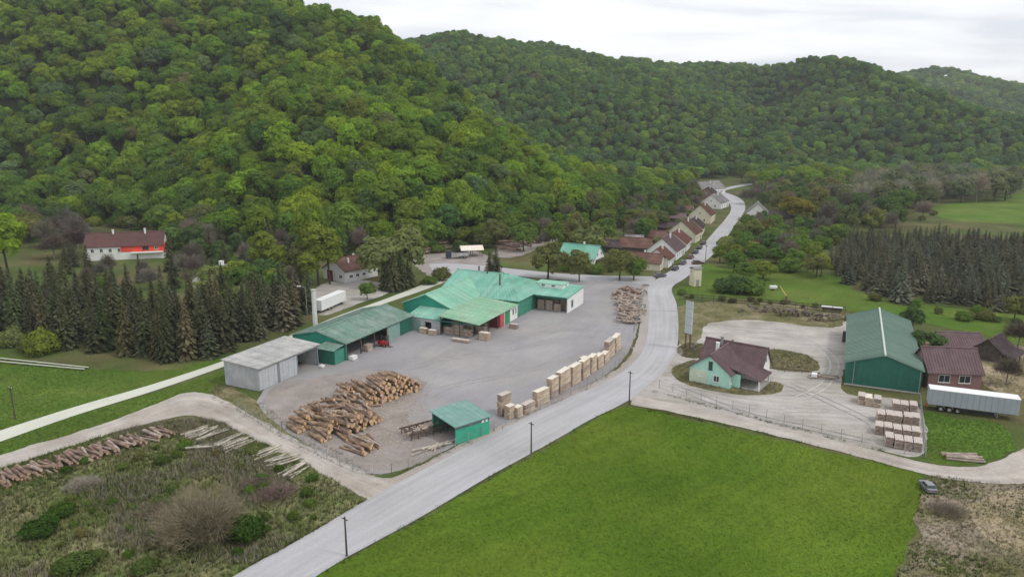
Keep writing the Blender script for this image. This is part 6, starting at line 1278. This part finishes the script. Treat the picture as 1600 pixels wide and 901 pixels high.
# weeds along edges: fence feet and road rims
def edge_weeds(name, pxs, wid, n, material, label, h=(.15, .5), seed=20):
    a = smooth_closed(w(pxs), 2.0, False); poly = []; bk = []
    for i, p in enumerate(a):
        d = (a[min(i + 1, len(a) - 1)] - a[max(i - 1, 0)]).normalized(); nn = Vector((-d.y, d.x, 0)) * wid; poly.append(((p + nn).x, (p + nn).y)); bk.append(((p - nn).x, (p - nn).y))
    return tufts(name, poly + bk[::-1], n, h, .03, material, label, seed, 5, .8, patches(.25, -.12, seed), ('road', 'farm_track', 'lane'))
edge_weeds('fence_weeds', [(612, 743), (700, 708), (790, 665), (880, 625), (955, 583), (985, 552)], .6, 2600, M_B2, 'weeds along the yard fence')
edge_weeds('heap_weeds', [(1000, 500), (1006, 470), (1010, 445)], 1.2, 900, M_B2, 'weeds beside the roadside log heap', seed=21)
edge_weeds('track_weeds', [(1010, 640), (1100, 657), (1250, 690), (1380, 724), (1440, 742)], .5, 2600, M_B4, 'weeds on the rim of the farm track', seed=22)
edge_weeds('lot_weeds', [(1020, 612), (1100, 632), (1250, 672), (1380, 706)], .5, 1800, M_B2, 'weeds along the lot fence', seed=23)
edge_weeds('road_weeds', [(500, 899), (545, 871), (640, 820), (762, 748), (862, 693), (955, 641)], .45, 3000, M_B4, 'weeds on the meadow rim of the road', seed=24)
edge_weeds('verge_weeds', [(400, 890), (480, 846), (577, 782)], .7, 1500, M_B2, 'weeds on the scrub rim of the road', seed=25)
edge_weeds('lane_weeds', [(300, 588), (440, 540), (520, 507)], .6, 1500, M_B4, 'weeds along the concrete lane', seed=26)

# ------------------------------------------------------------------ litter and wheel tracks in the yard
def litter(name, pxs, n, s, mats_, label, seed):
    rs = np.random.RandomState(seed); poly = [(p.x, p.y) for p in w(pxs)]; xs = [p[0] for p in poly]; ys = [p[1] for p in poly]; X = rs.uniform(min(xs), max(xs), n * 3); Y = rs.uniform(min(ys), max(ys), n * 3); ok = inside(poly, X, Y); X, Y = X[ok][:n], Y[ok][:n]; k = len(X)
    a = rs.uniform(0, 6.28, k); L_ = rs.uniform(.4, 1.3, k) * s; W_ = L_ * rs.uniform(.15, .5, k); z = .064 + rs.uniform(0, .05, k); ca, sa = np.cos(a), np.sin(a)
    q = np.stack([np.stack([X + i * L_ * ca - j * W_ * sa, Y + i * L_ * sa + j * W_ * ca, z + (i + 1) * .02 * rs.rand(k)], 1) for i, j in ((-1, -1), (1, -1), (1, 1), (-1, 1))], 1).reshape(-1, 3)
    me = grid_mesh(name, q, np.arange(len(q)).reshape(-1, 4), mats_); add_rnd(me, rs.rand(k)); return tag(link(name, me), label, 'litter', kind='stuff')
M_LIT = blade_mat('bark_bits', (.17, .13, .10), (.36, .28, .21)); M_CHIP = blade_mat('wood_chips', (.42, .34, .25), (.60, .52, .42))
litter('bark_litter', [(430, 640), (520, 590), (600, 575), (680, 600), (660, 640), (690, 680), (640, 725), (560, 732), (470, 690)], 4500, .09, M_LIT, 'bark and splinters scattered round the log heaps', 51)
litter('wood_chips', [(560, 640), (640, 620), (690, 650), (640, 700), (590, 690)], 1500, .12, M_CHIP, 'pale chips scattered between the log heaps', 52)
litter('yard_litter', [(640, 540), (860, 500), (960, 460), (985, 520), (900, 590), (780, 640), (680, 630)], 700, .10, M_LIT, 'stray bark bits on the open yard', 53)
litter('heap_litter', [(940, 450), (1000, 448), (996, 512), (960, 512), (935, 480)], 1400, .11, M_LIT, 'bark bits round the roadside log heap', 54)
M_RUT = mat('damp_wheel_track', (0.262, 0.248, 0.245), 0.9, 0.2, 0.4, (0.31, 0.295, 0.29), 0.3, coords='World', fine=0.15, fscale=3); M_RUT2 = mat('pale_wheel_track', (0.46, 0.44, 0.43), 0.9, 0.15, 0.4, (0.40, 0.38, 0.365), 0.3, coords='World', fine=0.12, fscale=3)
def wheel_track(pxs, m_, label, z, wd=.34, gauge=1.7, side=0):
    a = smooth_closed(w(pxs), 1.2, False); mb = MB(); L_, R_ = [], []
    for i, p in enumerate(a):
        d = (a[min(i + 1, len(a) - 1)] - a[max(i - 1, 0)]).normalized(); n = Vector((-d.y, d.x, 0)); o = n * (gauge * side + .25 * mnoise.noise((p.x * .12, p.y * .12, side + 3))); ww = wd * (.75 + .6 * abs(mnoise.noise((p.x * .3, p.y * .3, 5)))); L_.append(p + o + n * ww / 2); R_.append(p + o - n * ww / 2)
    for i in range(len(a) - 1): mb.face([(q.x, q.y, z) for q in (R_[i], R_[i + 1], L_[i + 1], L_[i])])
    return tag(mb.build('wheel_track', m_), label, kind='structure')
for k_, (pxs, m_) in enumerate((([(985, 545), (940, 530), (880, 530), (800, 545), (700, 560), (620, 560)], M_RUT), ([(975, 552), (900, 560), (800, 585), (700, 605), (640, 640)], M_RUT), ([(960, 520), (900, 515), (850, 520), (810, 530)], M_RUT), ([(690, 560), (640, 575), (560, 580), (500, 592)], M_RUT),
    ([(1035, 590), (1100, 622), (1180, 640), (1280, 640), (1370, 650)], M_RUT2), ([(1230, 600), (1290, 625), (1360, 660), (1375, 690)], M_RUT), ([(1080, 545), (1150, 520), (1240, 525), (1300, 560), (1290, 600), (1240, 625)], M_RUT2), ([(1070, 610), (1160, 645), (1260, 668), (1360, 690)], M_RUT))):
    for s_ in (-.5, .5): wheel_track(pxs, m_, '%s wheel rut worn by lorries across the %s' % (('damp dark', 'pale dusty')[m_ is M_RUT2], 'yard' if k_ < 4 else 'lot'), .066 + .004 * k_, side=s_)

# ------------------------------------------------------------------ haze
HAZE = 0.00013
hb = MB().box(-3400, 3600, -2200, 3700, -1.0, 345.0).build('haze', [])
hb.data.materials.clear()
hm = bpy.data.materials.new('haze'); hm.use_nodes = True; hm.node_tree.nodes.clear()
ho = hm.node_tree.nodes.new('ShaderNodeOutputMaterial'); hv = hm.node_tree.nodes.new('ShaderNodeVolumePrincipled')
hv.inputs['Color'].default_value = (0.93, 0.97, 1.0, 1); hv.inputs['Density'].default_value = HAZE; hv.inputs['Anisotropy'].default_value = 0.2
hm.node_tree.links.new(hv.outputs[0], ho.inputs['Volume']); hb.data.materials.append(hm); tag(hb, 'thin pale haze filling the valley', kind='stuff')
